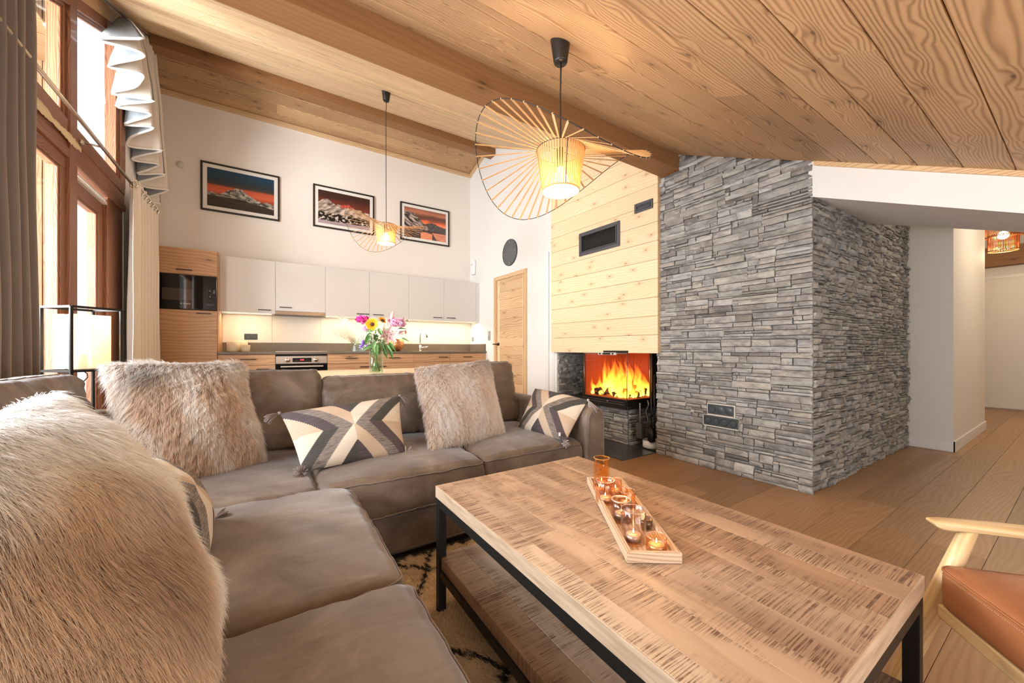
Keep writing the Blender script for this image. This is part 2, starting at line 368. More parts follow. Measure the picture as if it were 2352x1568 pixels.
# ---------------------------------------------------------------- soffit band and hall
m=MB()
yb=1.034
def zb(y): return 1.53+.434*y
def zk(y): return 1.646+.353*y
ys=[yb,-1.2]
V=[];
for y in ys: V+= [(3.015,y,zb(y)),(4.187,y,zk(y)),(4.187,y,2.9),(3.015,y,2.9)]
m.add(V,[(0,1,2,3),(7,6,5,4),(0,4,5,1),(1,5,6,2),(2,6,7,3),(3,7,4,0)]); struct(m.build('wall_bulkhead',WALL))
m=MB(); m.prism([(-1.15,f_ceil(-1.15)-.028),(1.0,f_ceil(1.0)-.028),(1.0,f_ceil(1.0)),(-1.15,f_ceil(-1.15))],2.998,3.015,0,1); struct(m.build('trim_7',W_TRIM))
m=MB(); m.box(5.395,7.255,.72,1.6,0,2.75,off=False); struct(m.build('wall_hall_pier',WALLH))
m=MB(); m.box(5.383,5.395,.708,1.03,0,.10,off=False); m.box(5.383,7.267,.708,.72,0,.10,off=False); m.box(7.255,7.267,.72,1.6,0,.10,off=False)
struct(m.build('baseboard_hall',SKIRT,bevel=.002))
m=MB(); m.box(9.9,10.0,-1.3,3.2,0,2.8,off=False); m.box(7.3,10,3.1,3.2,0,2.8,off=False); struct(m.build('wall_hall_end',WALLH))
m=MB(); m.box(3.0,10.0,-1.4,-1.2,0,2.8,off=False); struct(m.build('wall_hall_side',WALLH))
m=MB(); m.box(4.19,10.0,-1.3,3.2,2.75,2.85,off=False); struct(m.build('ceiling_hall',WALLH))
m=MB(); m.box(9.72,9.9,-1.2,3.1,2.285,2.585,1); struct(m.build('trim_8',W_BEAM,bevel=.004))
d2=sempty('door_2',(9.88,.5,0))
m=MB(); m.box(9.875,9.898,-.9,1.6,.02,2.10,off=False); m.build('door_leaf',plain('hall_door_paint',(.74,.71,.66),.4),d2)
m=MB(); m.box(9.865,9.9,-1.0,1.7,2.10,2.15,off=False); m.build('door_frame',SKIRT,d2,bevel=.003)
# ---------------------------------------------------------------- stone cladding (ledge stones with real relief)
def stones(m,O,U,N,wu,z0,z1,dmax=.022,hmin=.017,hmax=.058,lmin=.07,lmax=.36,skip=None,seed=1,ztop=None,prot=1.0,res=.022):
    """O origin, U unit vector along wall, N outward normal, stones z0..z1"""
    R=random.Random(seed); O=Vector(O);U=Vector(U);N=Vector(N);Z=Vector((0,0,1))
    z=z0
    while z<z1-.004:
        panel_h=R.choice([.075,.10,.12,.15]); zt=min(z+panel_h,z1); u=-R.random()*.2
        while u<wu:
            pl=R.uniform(.16,.46); ua,ub=max(u,0),min(u+pl,wu); u+=pl
            if ub-ua<.012: continue
            zz=z
            while zz<zt-.003:
                h=R.uniform(hmin,hmax); 
                if zt-(zz+h)<hmin*.8: h=zt-zz
                x=ua
                cells=[]
                while x<ub-.002:
                    L=R.uniform(lmin,lmax)
                    if ub-(x+L)<lmin*.5: L=ub-x
                    cells.append((x,x+L,zz,zz+h)); x+=L
                for (a0,a1,c0,c1) in (skip or []):
                    nc=[]
                    for (sa,sb,ta,tb) in cells:
                        if sb<=a0 or sa>=a1 or tb<=c0 or ta>=c1: nc.append((sa,sb,ta,tb)); continue
                        if sa<a0-.006: nc.append((sa,a0,ta,tb))
                        if sb>a1+.006: nc.append((a1,sb,ta,tb))
                        ma,mb_=max(sa,a0),min(sb,a1)
                        if ta<c0-.004: nc.append((ma,mb_,ta,c0))
                        if tb>c1+.004: nc.append((ma,mb_,c1,tb))
                    cells=nc
                for (sa,sb,ta,tb) in cells:
                    L=sb-sa; h_s=tb-ta
                    top=ztop((sa+sb)/2) if ztop else 99
                    if ta>top: continue
                    tb=min(tb,top+.02)
                    if tb-ta<.004: continue
                    d=R.uniform(.15,1)**1.2*dmax*prot+.012; tilt=R.uniform(-.25,.25)*dmax*prot; tz=R.uniform(-.3,.3)*dmax*prot
                    g=.0024; nu=max(1,min(14,int(L/res))); nv=max(2,int(h_s/.016)); so=R.uniform(0,90)
                    V=[]
                    lean=R.uniform(-.006,.006)
                    for j in range(nv+1):
                        for i in range(nu+1):
                            a=i/nu;b=j/nv; uu=sa+g+(sb-sa-2*g)*a+lean*(b-.5)*(1 if 0<i<nu else .6); vv=ta+g+(tb-ta-2*g)*b
                            nz=mn.noise(Vector((uu*14+so,vv*30,so*.3)))
                            n2=mn.noise(Vector((uu*50,vv*70+so,so)))
                            dd=d+tilt*(a-.5)*2+tz*(b-.5)*2+(nz*.32+n2*.14)*dmax*prot
                            eb=min(i,nu-i)==0 or min(j,nv-j)==0
                            if eb: dd-=.006
                            if i in (0,nu) : uu+=n2*.003
                            V.append(O+U*uu+Z*(vv+(n2*.0016 if 0<i<nu else 0))+N*max(dd,.004))
                    F=[]; W=nu+1
                    for j in range(nv):
                        for i in range(nu): F.append((j*W+i,j*W+i+1,(j+1)*W+i+1,(j+1)*W+i))
                    # skirts back to the wall
                    ring=[i for i in range(W)]+[j*W+nu for j in range(1,nv+1)]+[nv*W+i for i in range(nu-1,-1,-1)]+[j*W for j in range(nv-1,0,-1)]
                    b0=len(V)
                    for k in ring: 
                        p=V[k]; V.append(p-N*((p-O).dot(N)))
                    n=len(ring)
                    for k in range(n): F.append((ring[k],b0+k,b0+(k+1)%n,ring[(k+1)%n]))
                    m.add(V,F,None,R.random())
                zz+=h
        z=zt
XS=3.03
skp=[(.458,.742,.341,.434),(.486,.712,.430,.532)]   # socket recesses, u from y=1.01
m=MB(); stones(m,(XS,1.010,0),(0,1,0),(-1,0,0),1.19,0,2.80,.020,seed=3,skip=skp,ztop=lambda u:f_ceil(1.01+u)-.01,lmin=.05)
wall=m.build('wall_chimney',STONE); struct(wall)
m=MB(); stones(m,(3.035,1.035,0),(1,0,0),(0,-1,0),2.36,0,2.62,.024,seed=5,lmin=.04,lmax=.20,ztop=lambda u: (1.967+.434*.0+.034*u) if u<1.15 else 2.62,prot=1.0,hmin=.014,hmax=.048)
struct(m.build('wall_chimney_side',STONE))
m=MB(); m.prism([(1.036,0),(2.2,0),(2.2,f_ceil(2.2)),(1.036,f_ceil(1.036))],XS+.001,3.78,0,off=False); m.box(3.78,5.40,1.036,1.5,0,2.75,off=False); struct(m.build('wall_chimney_core',plain('core',(.10,.095,.09),.9)))
# corner strip: stone ends seen between the two faces
m=MB(); stones(m,(3.62,3.56,0),(-1,0,0),(0,-1,0),.66,0,.97,.028,seed=9,lmin=.05,lmax=.16,hmin=.022,hmax=.06); struct(m.build('wall_niche_side',STONE))

# ---------------------------------------------------------------- glazed wall on the left
def win(n,ya,yb_,za,zb_,slope=False,fr=.06,x0=-1.235,x1=-1.165,mat=W_WIN,sash=False):
    """one window: frame ring (y,z) with optional roof-parallel head, pane as a part"""
    o=sempty('window_%d'%n,(x1,(ya+yb_)/2,za)); m=MB()
    ztop=(lambda y: f_ceil(y)-.20) if slope else (lambda y: zb_)
    q=lambda y,z:(y,z)
    m.prism([(ya,za),(yb_,za),(yb_,za+fr),(ya,za+fr)],x0,x1,0,1)
    m.prism([(ya,za+fr),(ya+fr,za+fr),(ya+fr,ztop(ya+fr)-fr),(ya,ztop(ya)-fr)],x0,x1,0,2)
    m.prism([(yb_-fr,za+fr),(yb_,za+fr),(yb_,ztop(yb_)-fr),(yb_-fr,ztop(yb_-fr)-fr)],x0,x1,0,2)
    m.prism([(ya,ztop(ya)-fr),(yb_,ztop(yb_)-fr),(yb_,ztop(yb_)),(ya,ztop(ya))],x0,x1,0,1)
    # glazing bead
    b=.018; xb0,xb1=x1-.022,x1-.006; i=fr
    m.prism([(ya+i,za+i),(yb_-i,za+i),(yb_-i,za+i+b),(ya+i,za+i+b)],xb0,xb1,0,1)
    m.prism([(ya+i,za+i+b),(ya+i+b,za+i+b),(ya+i+b,ztop(ya+i+b)-i),(ya+i,ztop(ya+i)-i)],xb0,xb1,0,2)
    m.prism([(yb_-i-b,za+i+b),(yb_-i,za+i+b),(yb_-i,ztop(yb_-i)-i),(yb_-i-b,ztop(yb_-i-b)-i)],xb0,xb1,0,2)
    m.prism([(ya+i+b,ztop(ya+i+b)-i-b),(yb_-i-b,ztop(yb_-i-b)-i-b),(yb_-i-b,ztop(yb_-i-b)-i),(ya+i+b,ztop(ya+i+b)-i)],xb0,xb1,0,1)
    m.build('window_frame',mat,o,bevel=.004)
    m=MB(); P=[(ya+fr*.7,za+fr*.7),(yb_-fr*.7,za+fr*.7),(yb_-fr*.7,ztop(yb_-fr*.7)-fr*.7),(ya+fr*.7,ztop(ya+fr*.7)-fr*.7)]
    xg=(x0+x1)/2
    m.add([(xg,a,b) for a,b in P],[(0,1,2,3)]); m.build('glass_pane',GLASSW,o)
    return o
win(1,2.35,3.83,2.53,0,True,fr=.035)
win(2,3.945,4.93,2.53,0,True,fr=.03)
win(3,2.35,3.84,.06,2.28,fr=.085)
win(4,3.96,4.66,.06,2.22,fr=.11,x0=-1.27,x1=-1.20)
win(5,.05,2.25,.45,1.62,fr=.06)
m=MB()
m.prism([(3.835,.0),(3.95,.0),(3.95,f_ceil(3.95)-.05),(3.835,f_ceil(3.835)-.05)],-1.26,-1.1435,0,2)     # mullion
m.box(-1.26,-1.1525,2.3,5.06,2.44,2.545,1); m.box(-1.26,-1.158,2.3,5.06,2.34,2.445,1); m.box(-1.26,-1.1465,2.3,5.06,2.28,2.345,1)
m.prism([(4.93,2.5),(5.06,2.5),(5.06,f_ceil(5.06)-.05),(4.93,f_ceil(4.93)-.05)],-1.26,-1.15,0,2)
m.box(-1.27,-1.17,4.66,5.06,0,2.30,2)
m.prism([(2.3,f_ceil(2.3)-.21),(5.06,f_ceil(5.06)-.21),(5.06,f_ceil(5.06)-.12),(2.3,f_ceil(2.3)-.12)],-1.26,-1.145,0,1)
m.box(-1.26,-1.15,2.25,2.35,0,2.7,2)
struct(m.build('trim_9',W_WIN,bevel=.004))
m=MB(); m.box(-1.20,-1.175,3.97,4.66,2.215,2.235,1); m.box(-1.20,-1.18,3.97,4.66,2.245,2.262,1); struct(m.build('trim_10',plain('window_track_white',(.75,.73,.70),.4)))
m=MB()
m.prism([(-1.3,f_ceil(-1.3)-.12),(5.06,f_ceil(5.06)-.12),(5.06,f_ceil(5.06)+.01),(-1.3,f_ceil(-1.3)+.01)],-1.24,-1.15,0,1)
m.box(-1.24,-1.155,6.24,6.29,0,4.17,2)
struct(m.build('trim_11',W_TRIM,bevel=.003))
m=MB()
m.prism([(-1.3,0),(.05,0),(.05,f_ceil(.05)-.1),(-1.3,f_ceil(-1.3)-.1)],-1.30,-1.165,0,off=False)
m.box(-1.3,-1.165,.05,2.25,0,.45,off=False); m.prism([(.05,1.62),(2.25,1.62),(2.25,f_ceil(2.25)-.1),(.05,f_ceil(.05)-.1)],-1.3,-1.165,0,off=False)
m.prism([(5.06,0),(6.3,0),(6.3,4.2),(5.6,4.4),(5.06,f_ceil(5.06)-.05)],-1.30,-1.165,0,off=False)
struct(m.build('wall_left',WALL))
# torn masking paper left on the transom
m=MB(); R=random.Random(4); top=[];bot=[]
for i in range(41):
    t=i/40; y=3.28+t*.72; z=2.405-.0*t
    wv=.026*math.sin(PI*min(1,t*2.4))+.022*math.sin(PI*max(0,(t-.5)*2))+.008*R.uniform(-1,1)
    if abs(t-.5)<.03: wv=.008
    top.append((-1.139,y,z+.02+wv*.7)); bot.append((-1.141+.001*R.random(),y,z-.012-wv*.5+.004*R.uniform(-1,1)))
m.add(top+bot,[(i,i+1,41+i+1,41+i) for i in range(40)],smooth=True)
tag(m.build('masking_paper',plain('yellowed_paper',(.72,.60,.38),.8),solid=.002),'torn strip of yellowed paper stuck to the brown window transom','paper')
# ---------------------------------------------------------------- outside
m=MB(); x=-1.76; R=random.Random(2); i=0
while x>-4.5:
    w_=R.choice([.05,.09,.14,.20]) if i else .05
    d=R.choice([0,.02,.05]); m.box(x-w_+.006,x,5.6-d,5.8,-.3,5.4,2); x-=w_; i+=1
tag(m.build('timber_side_wall',W_EXT,bevel=.003),'timber clad side wall outside, seen through the left window panes','wall')
m=MB()
for k in range(12): m.box(-4.5,-1.62,2.2+.28*k,2.2+.28*k+.275,3.75+.02,3.79,0)
tag(m.build('roof_overhang',W_EXT),'boarded roof overhang outside above the upper window panes','roof')
m=MB(); m.box(-5,-1.31,-1.5,6,-.4,-.1,off=False); tag(m.build('balcony_slab',plain('balcony_concrete',(.45,.45,.45),.8)),'grey balcony floor outside the window wall','balcony')
# ---------------------------------------------------------------- curtains
def pleats(name,ya,yb_,xc,ztop,zbot,mat,nf,amp,label,flare=0,solid=.004,parent=None,nz=24,ph=0):
    m=MB(); n=nf*14
    zt=ztop if callable(ztop) else (lambda y:ztop); zq=zbot if callable(zbot) else (lambda y:zbot)
    def fn(u,v):
        y=ya+(yb_-ya)*u*(1+flare*(1-v)) - (flare*.0)
        a=amp*(.55+.45*(1-v))
        s=math.sin(2*PI*nf*u+ph+.5*mn.noise(Vector((u*9,v*1.5,3))))
        x=xc+a*s+.012*mn.noise(Vector((u*6,v*4,1)))
        y+=a*.5*math.cos(4*PI*nf*u)*.5
        y0=ya+(yb_-ya)*u
        return (x,y,zq(y0)+(zt(y0)-zq(y0))*v)
    m.grid(fn,n,nz); return m
t=thing('curtain','taupe full-length curtain with soft pleats at the left edge of the photo','curtain',(-1.0,2.8,0),0,None)
pleats('c',2.46,3.04,-1.045,lambda y:f_ceil(y)-.03,.04,CURT_G,7,.045,'',flare=.12).build('curtain_cloth',CURT_G,t,solid=.004)
# linen lower curtain with eyelets, hung on the steel rod
t=thing('curtain','cream linen eyelet curtain gathered at the right end of the steel rod','curtain',(-1.05,5.1,0),0,None)
def lower(u,v):
    y=4.66+.93*u; a=.055*(1 if u>.06 else .3)
    x=-1.035+a*math.sin(2*PI*7*max(0,u-.12)/.88+.6)*(.75+.25*(1-v)) +(.10*(.2-u) if u<.2 else 0)
    z=.03+(2.50-.03)*v
    return (x+.01*mn.noise(Vector((u*5,v*3,2))),y-.10*(1-v)*(1-u)*.6,z)
m=MB(); m.grid(lower,120,30); m.build('curtain_cloth',CURT_L,t,solid=.004)
for k in range(7):
    u=.045 if k==0 else .12+.88*(k/7)
    p=lower(u,.978); mm=MB(); T=Matrix.Translation(p)@Matrix.Rotation(math.radians(-25 if k==0 else 0),4,'Z')@Matrix.Rotation(PI/2,4,'X')
    mm.lathe([(.021,-.004),(.034,-.005),(.034,.005),(.021,.005),(.021,-.004)],n=20,M=T); mm.build('eyelet',CHROME,t)
# rod
t=thing('curtain_rod','slim steel curtain rod on brackets in front of the window transom','curtain rod',(-1.05,4,2.45))
m=MB(); m.tube([(-1.035,2.5,2.475),(-1.035,5.55,2.455)],.0125,12); m.tube([(-1.035,5.55,2.455),(-1.035,5.60,2.455)],.02,12); m.build('rod',STEEL,t)
for y in (4.02,5.4):
    m=MB(); m.tube([(-1.15,y,2.475),(-1.04,y,2.47)],.007,8); m.ball((-1.146,y,2.475),.02); m.build('bracket',STEEL,t)
# cascade curtain under the roof slope
t=thing('curtain','upper curtain with cascading ruffled hem and slate lining under the roof slope','curtain',(-1.05,5.1,3.5))
NF=10
def swag(u,v):
    # u runs from the short leading edge to the long back edge, accordion folded
    u_=min(1,max(0,u+.018*math.sin(u*17)+.012*math.sin(u*41))); y=4.62+1.10*u; fold=abs(((u_*NF)%1)*2-1)            # triangle wave 0..1
    s=(fold*fold*(3-2*fold))
    zt=f_ceil(min(y,5.5))-.05; zbm=3.62-.98*u
    a=(.055+(.19+.05*math.sin(u*23+1))*(1-v)**.8*(1-.25*u))
    x=-1.075+.17*0+a*(s-.35)+.012*mn.noise(Vector((u*8,v*3,5)))
    yy=y-.42*(1-v)*(1-u)**1.2*.55 +.03*(s-.5)*(1-v)
    z=zbm+(zt-zbm)*v - .10*(1-s)*(1-v)
    return (x,yy,z)
m=MB(); m.grid(swag,NF*16,26); m.build('curtain_cloth',CURT_L,t,solid=.003)
m=MB()
def lin(u,v):
    p=swag(u,v); q=swag(min(1,u+.004),v); d=Vector((q[0]-p[0],q[1]-p[1],0)); 
    nrm=Vector((-d.y,d.x,0)); nrm=nrm.normalized() if nrm.length>1e-9 else Vector((1,0,0))
    return tuple(Vector(p)+nrm*.006)
m.grid(lin,NF*16,26); m.build('lining',CURT_D,t,solid=.002)
m=MB(); m.tube([tuple(Vector(swag(i/(NF*16),0))+Vector((0,0,-.002))) for i in range(NF*16+1)],.011,6); m.build('hem',CURT_W,t)
m=MB(); m.tube([swag(0,j/26) for j in range(27)],.008,6); m.build('edge_binding',CURT_W,t)
m=MB(); m.tube([(-1.06,2.4,f_ceil(2.4)-.035),(-1.06,5.5,f_ceil(5.5)-.035)],.011,8); m.tube([(-1.03,2.4,f_ceil(2.4)-.035),(-1.03,5.5,f_ceil(5.5)-.035)],.008,8); tag(m.build('curtain_track',STEEL),'steel curtain track running up under the sloped ceiling','curtain track')
# ---------------------------------------------------------------- chimney hood with pine boards
A_=Vector((2.975,2.16,0)); B_=Vector((2.895,3.60,0)); UD=(B_-A_).normalized(); ND=Vector((-UD.y,UD.x,0))
L_=(B_-A_).length
def hood_z(y): return f_ceil(y)
t=sempty('wall_hood',(3.0,2.9,.93))
m=MB(); z=.925; k=0
while z<3.45:
    h=.172; top0,top1=min(z+h,f_ceil(2.16)),min(z+h,f_ceil(3.6))
    if z<f_ceil(2.16): ua=0
    else: ua=min(L_,(z-f_ceil(2.16))/(.475)*1.0)
    if ua>=L_-.01: break
    ub0=ua; ubt=0 if z+h<=f_ceil(2.16) else min(L_,(z+h-f_ceil(2.16))/.475)
    P=[(ub0,z+.0012),(L_,z+.0012),(L_,z+h-.0012),(ubt,z+h-.0012)]
    V=[A_+UD*a+Vector((0,0,b))+N_ for N_ in (Vector((0,0,0)),ND*-.02) for a,b in P]
    o=random.uniform(0,50); G=[(a+o,b+o*.3,o) for _ in (0,1) for a,b in P]
    m.add(V,[(0,1,2,3),(7,6,5,4),(0,4,5,1),(1,5,6,2),(2,6,7,3),(3,7,4,0)],G)
    z+=h
m.build('pine_boards',W_PINE,t,bevel=.002,seg=1)
m=MB(); m.prism([(2.158,.93),(3.6,.93),(3.6,3.5),(2.158,f_ceil(2.158))],3.0,3.76,0,off=False); m.build('hood_body',W_TRIM,t)
def on_hood(y0,y1,z0,z1):  # local frame: origin on the board face
    c=A_+UD*((y0+y1)/2-2.16)+Vector((0,0,(z0+z1)/2))
    M=Matrix((( -UD.x,0,ND.x*1.0,c.x),(-UD.y,0,ND.y,c.y),(0,1,0,c.z),(0,0,0,1)))
    return M
if ND.x>0: ND=-ND
def grille(name,label,y0,y1,z0,z1,fr,kind_):
    c=A_+UD*((y0+y1)/2-2.16)+Vector((0,0,(z0+z1)/2)); w_=y1-y0;h_=z1-z0
    X=-UD; M=Matrix(((X.x,0,ND.x,c.x),(X.y,0,ND.y,c.y),(0,1,0,c.z),(0,0,0,1)))
    t=thing(name,label,'vent',c)
    m=MB(); a,b=w_/2,h_/2; 
    for bx in ((-a,a,b-fr,b),(-a,a,-b,-b+fr),(-a,-a+fr,-b+fr,b-fr),(a-fr,a,-b+fr,b-fr)): m.box(bx[0],bx[1],bx[2],bx[3],.0,.014,M=M)
    g=fr+.0; 
    for bx in ((-a+g,a-g,b-g-.01,b-g),(-a+g,a-g,-b+g,-b+g+.01),(-a+g,-a+g+.01,-b+g,b-g),(a-g-.01,a-g,-b+g,b-g)): m.box(bx[0],bx[1],bx[2],bx[3],.0,.022,M=M)
    m.build('vent_frame',GREYFR,t,bevel=.002)
    m=MB(); m.box(-a+.005,a-.005,-b+.005,b-.005,-.0,.002,M=M); m.build('back_plate',BLACKM,t)
    m=MB()
    if kind_=='mesh':
        n=26; 
        for i in range(-n,n*2):
            for sgn in (1,-1):
                x0=-a+fr+ (w_-2*fr)*i/n*1.0
                p=[];hh=h_-2*fr-.02; xa=x0; xb=x0+sgn*hh*.6
                lim=a-fr-.01
                ts=[0,1]
                def cl(xx0,xx1):
                    t0,t1=0.,1.; dx=xx1-xx0
                    for L,s in ((-lim,1),(lim,-1)):
                        if abs(dx)<1e-9: continue
                        tt=(L-xx0)/dx
                        if (dx>0)==(s==1): t0=max(t0,tt)
                        else: t1=min(t1,tt)
                    return t0,t1
                t0,t1=cl(xa,xb)
                if t1-t0<.03: continue
                q=lambda t_: M@Vector((xa+(xb-xa)*t_,-hh/2+hh*t_,.006))
                m.tube([q(t0),q(t1)],.0013,4)
        m.build('mesh',plain('vent_mesh',(.045,.045,.045),.5,.5),t)
    else:
        for k in range(3):
            zz=-b+fr+.014+k*(h_-2*fr-.02)/3; m.box(-a+fr+.012,a-fr-.012,zz,zz+.006,.004,.012,M=M)
        m.build('louvre',GREYFR,t)
grille('ventilation_grille','large grey framed mesh grille on the pine board chimney hood',2.575,3.125,1.995,2.248,.034,'mesh')
grille('ventilation_grille','small grey louvred vent near the top right of the pine board hood',2.205,2.40,2.262,2.350,.020,'louvre')
# ---------------------------------------------------------------- fireplace
t=sempty('wall_fire_plinth',(3.03,2.8,0))
m=MB(); stones(m,(3.05,2.555,0),(0,1,0),(-1,0,0),.98,0,.39,.018,seed=21,lmin=.05,lmax=.25); stones(m,(3.05,2.555,0),(1,0,0),(0,-1,0),.62,0,.39,.03,seed=22,lmin=.04,lmax=.2); m.build('stone_cladding',STONE,t)
m=MB(); m.box(3.051,3.75,2.556,3.55,0,.39,off=False); m.build('plinth_core',DARKGAP,t)
t=thing('fireplace_insert','black glass-fronted corner fireplace with burning logs under the pine hood','fireplace',(3.2,2.8,.39))
FX0,FX1,FY0,FY1=2.955,3.60,2.49,3.09; Z0,Z1=.455,.93
m=MB()
m.prism([(2.95,2.485),(3.62,2.485),(3.62,3.10),(2.95,3.10)],.39,.435,2); m.prism([(2.965,2.50),(3.62,2.50),(3.62,3.10),(2.965,3.10)],.435,.462,2)
m.box(2.925,2.955,2.47,3.12,.375,.405); m.box(2.925,3.62,2.455,2.485,.375,.405)
m.build('firebox_frame',plain('glossy_black_metal',(.012,.012,.012),.2),t,bevel=.004)
m=MB(); m.box(2.94,3.62,2.478,3.10,.928,.95); m.build('firebox_head',BLACKM,t)
m=MB(); m.box(3.30,3.62,2.46,2.486,.40,.93); m.box(3.52,3.76,2.21,2.50,0,.93); m.box(3.60,3.62,2.47,3.12,.40,.93); m.box(2.95,3.62,3.092,3.105,.46,.93); m.build('firebox_side',BLACKM,t)
BR=NT('glowing_firebrick'); BR.bsdf((.20,.035,.014,1),.8,Emission_Color=(1,.10,.015,1),Emission_Strength=.05)
m=MB(); m.box(3.56,3.598,2.50,3.09,.462,.928); m.box(2.97,3.56,3.07,3.09,.462,.928); m.box(2.96,3.56,2.49,3.08,.462,.468)
for yy in (2.7,2.9): m.box(3.553,3.56,yy,yy+.004,.47,.928)
m.build('firebrick_lining',BR.mat,t)
FG=thin_glass('fire_glass',(1,.97,.94),1.35)
m=MB(); m.add([(2.956,2.494,.46),(2.956,3.085,.46),(2.956,3.085,.93),(2.956,2.494,.93)],[(0,1,2,3)]); m.build('front_glass',FG,t)
m=MB(); m.add([(2.956,2.494,.46),(3.30,2.494,.46),(3.30,2.494,.93),(2.956,2.494,.93)],[(0,1,2,3)]); m.build('side_glass',FG,t)
GE=plain('glass_edge_metal',(.35,.30,.28),.3,.8)
for P_ in ([(2.954,2.492,.455),(2.954,2.492,.93)],[(2.954,3.088,.455),(2.954,3.088,.93)],[(3.30,2.49,.46),(3.30,2.49,.93)]):
    m=MB(); m.tube(P_,.0042,6); m.build('glass_edge',GE,t)
m=MB(); m.box(2.950,2.958,2.49,3.085,.918,.93); m.build('top_glass_strip',GE,t)
hd=MB(); hd.box(2.935,2.955,2.62,2.86,.905,.931); h=hd.build('door_handle',plain('pale_steel',(.75,.74,.72),.35,.6),t,bevel=.002)
m=MB(); m.box(2.930,2.936,2.69,2.79,.909,.927); 
for yy in (2.655,2.83): m.tube([(2.936,yy,.918),(2.928,yy,.918)],.009,10)
m.build('handle_insert',BLACKM,h)
m=MB(); m.box(2.93,2.95,2.50,3.09,.412,.420); m.box(2.93,2.95,2.50,3.09,.436,.441); m.ball((2.93,2.72,.43),.01); m.build('air_slider',plain('dark_chrome',(.25,.25,.26),.25,.9),t)
# logs
LOG=NT('charred_log'); lf=LOG.noise(LOG.obj(),60,4); LOG.bsdf(LOG.ramp(lf,[(.3,(.01,.006,.005)),(.7,(.05,.02,.012))]),.9,bump=lf,bs=.8,bd=.01,Emission_Color=(1,.12,.01,1),Emission_Strength=LOG.ramp(LOG.noise(LOG.obj(),26,3),[(.58,0),(.72,.8)]))
for (a,b,r) in (((3.02,2.98,.50),(3.22,2.60,.56),.045),((3.05,2.60,.50),(3.30,2.85,.58),.05),((3.15,2.55,.50),(3.42,2.70,.50),.04),((3.25,3.0,.50),(3.40,2.6,.52),.045),((3.00,2.72,.495),(3.16,2.56,.51),.032)):
    m=MB(); A0,B0=Vector(a),Vector(b); pts=[A0.lerp(B0,i/8)+Vector((0,0,.008*math.sin(i*2.1))) for i in range(9)]
    m.tube(pts,[r*(.86+.2*mn.noise(p*9)) for p in pts],9); tag(m.build('firewood_log',LOG.mat),{.045:'charred log leaning at the back of the fire' if a[0]>3.1 else 'long charred log sloping left in the burning fireplace',.05:'thick charred log rising to the right in the burning fireplace',.04:'charred log lying near the right glass of the fireplace',.032:'thin charred log close to the front glass corner of the fireplace'}[r],'log','logs in the fireplace')
# flames: tapered tongues of glowing gas with soft edges
FL=NT('flame'); lw=FL.N('LayerWeight',Blend=.42).outputs['Facing']; g=FL.gc(); sx=FL.N('SeparateXYZ',Vector=g); hgt=sx.outputs[0]
nz=FL.noise(FL.vmul(FL.obj(),(14,14,5)),1,4,.65)
t1=FL.math('ADD',hgt,FL.math('MULTIPLY',FL.math('SUBTRACT',nz,.5),.9))
cc=FL.ramp(t1,[(0.0,(1,.62,.10)),(.35,(1,.38,.03)),(.8,(1,.13,.012))])
hot=FL.math('POWER',FL.math('SUBTRACT',1.0,lw,True),2.2)
st=FL.math('MULTIPLY',FL.math('MULTIPLY_ADD',FL.math('SUBTRACT',1.0,t1,True),2.6),1.0)
al=FL.math('MULTIPLY',hot,FL.ramp(FL.math('ADD',t1,0.0),[(.15,.85),(1.0,.0)]),True)
al=FL.math('MULTIPLY',al,FL.ramp(nz,[(.30,.10),(.56,1)]),True)
FL.surf(FL.N('MixShader',i0=al,i1=FL.N('BsdfTransparent').outputs[0],i2=FL.N('Emission',Color=cc,Strength=FL.math('MULTIPLY_ADD',FL.math('SUBTRACT',1.0,t1,True),3.2)).outputs[0]))
m=MB(); R=random.Random(11)
def tongue(x,y,z,h,w,seed):
    R2=random.Random(seed); ph=[R2.uniform(0,6) for _ in range(4)]; n=16; pts=[];rr=[]
    for i in range(n+1):
        s=i/n; pts.append((x+w*.9*s*math.sin(ph[0]+s*5)+w*.2*math.sin(ph[3]+s*13),y+w*1.1*s*math.sin(ph[1]+s*4.2)+w*.25*math.sin(ph[2]+s*11),z+h*s))
        rr.append(max(.0008,w*(math.sin(PI*min(1,(s*.94+.06))**.62)**.9)*(1+.25*math.sin(ph[2]+s*14))*(1-s*.35)))
    b=len(m.v); m.tube(pts,rr,12,cap=False,rnd=R2.random())
    for i in range(n+1):
        for k in range(12): m.g[b+i*12+k]=(i/n,0,0)
for k in range(64):
    x=R.uniform(3.02,3.48); y=R.uniform(2.53,3.05); cen=math.exp(-((y-2.74)/.22)**2)
    tongue(x,y,.475,R.uniform(.07,.17)+.27*cen*R.random(),R.uniform(.014,.032)+.016*cen,k)
for k in range(14):
    tongue(R.uniform(3.02,3.2),R.uniform(2.60,2.92),.50,R.uniform(.30,.43),R.uniform(.022,.042),100+k)
fl=m.build('flames',FL.mat); fl['kind']='stuff'; tag(fl,'orange and yellow flames burning behind the fireplace glass','fire')
pl=bpy.data.lights.new('fire_light','POINT'); pl.energy=FIRE; pl.color=(1,.36,.08); pl.shadow_soft_size=.12; o=bpy.data.objects.new('fire_light',pl); col.objects.link(o); o.location=(3.2,2.75,.68)
# hearth
m=MB(); m.box(2.57,3.75,2.215,2.9,.0,.006,off=False); m.box(2.57,3.75,2.902,3.76,.0,.006,off=False); struct(m.build('trim_12',SLATE,bevel=.001,seg=1))
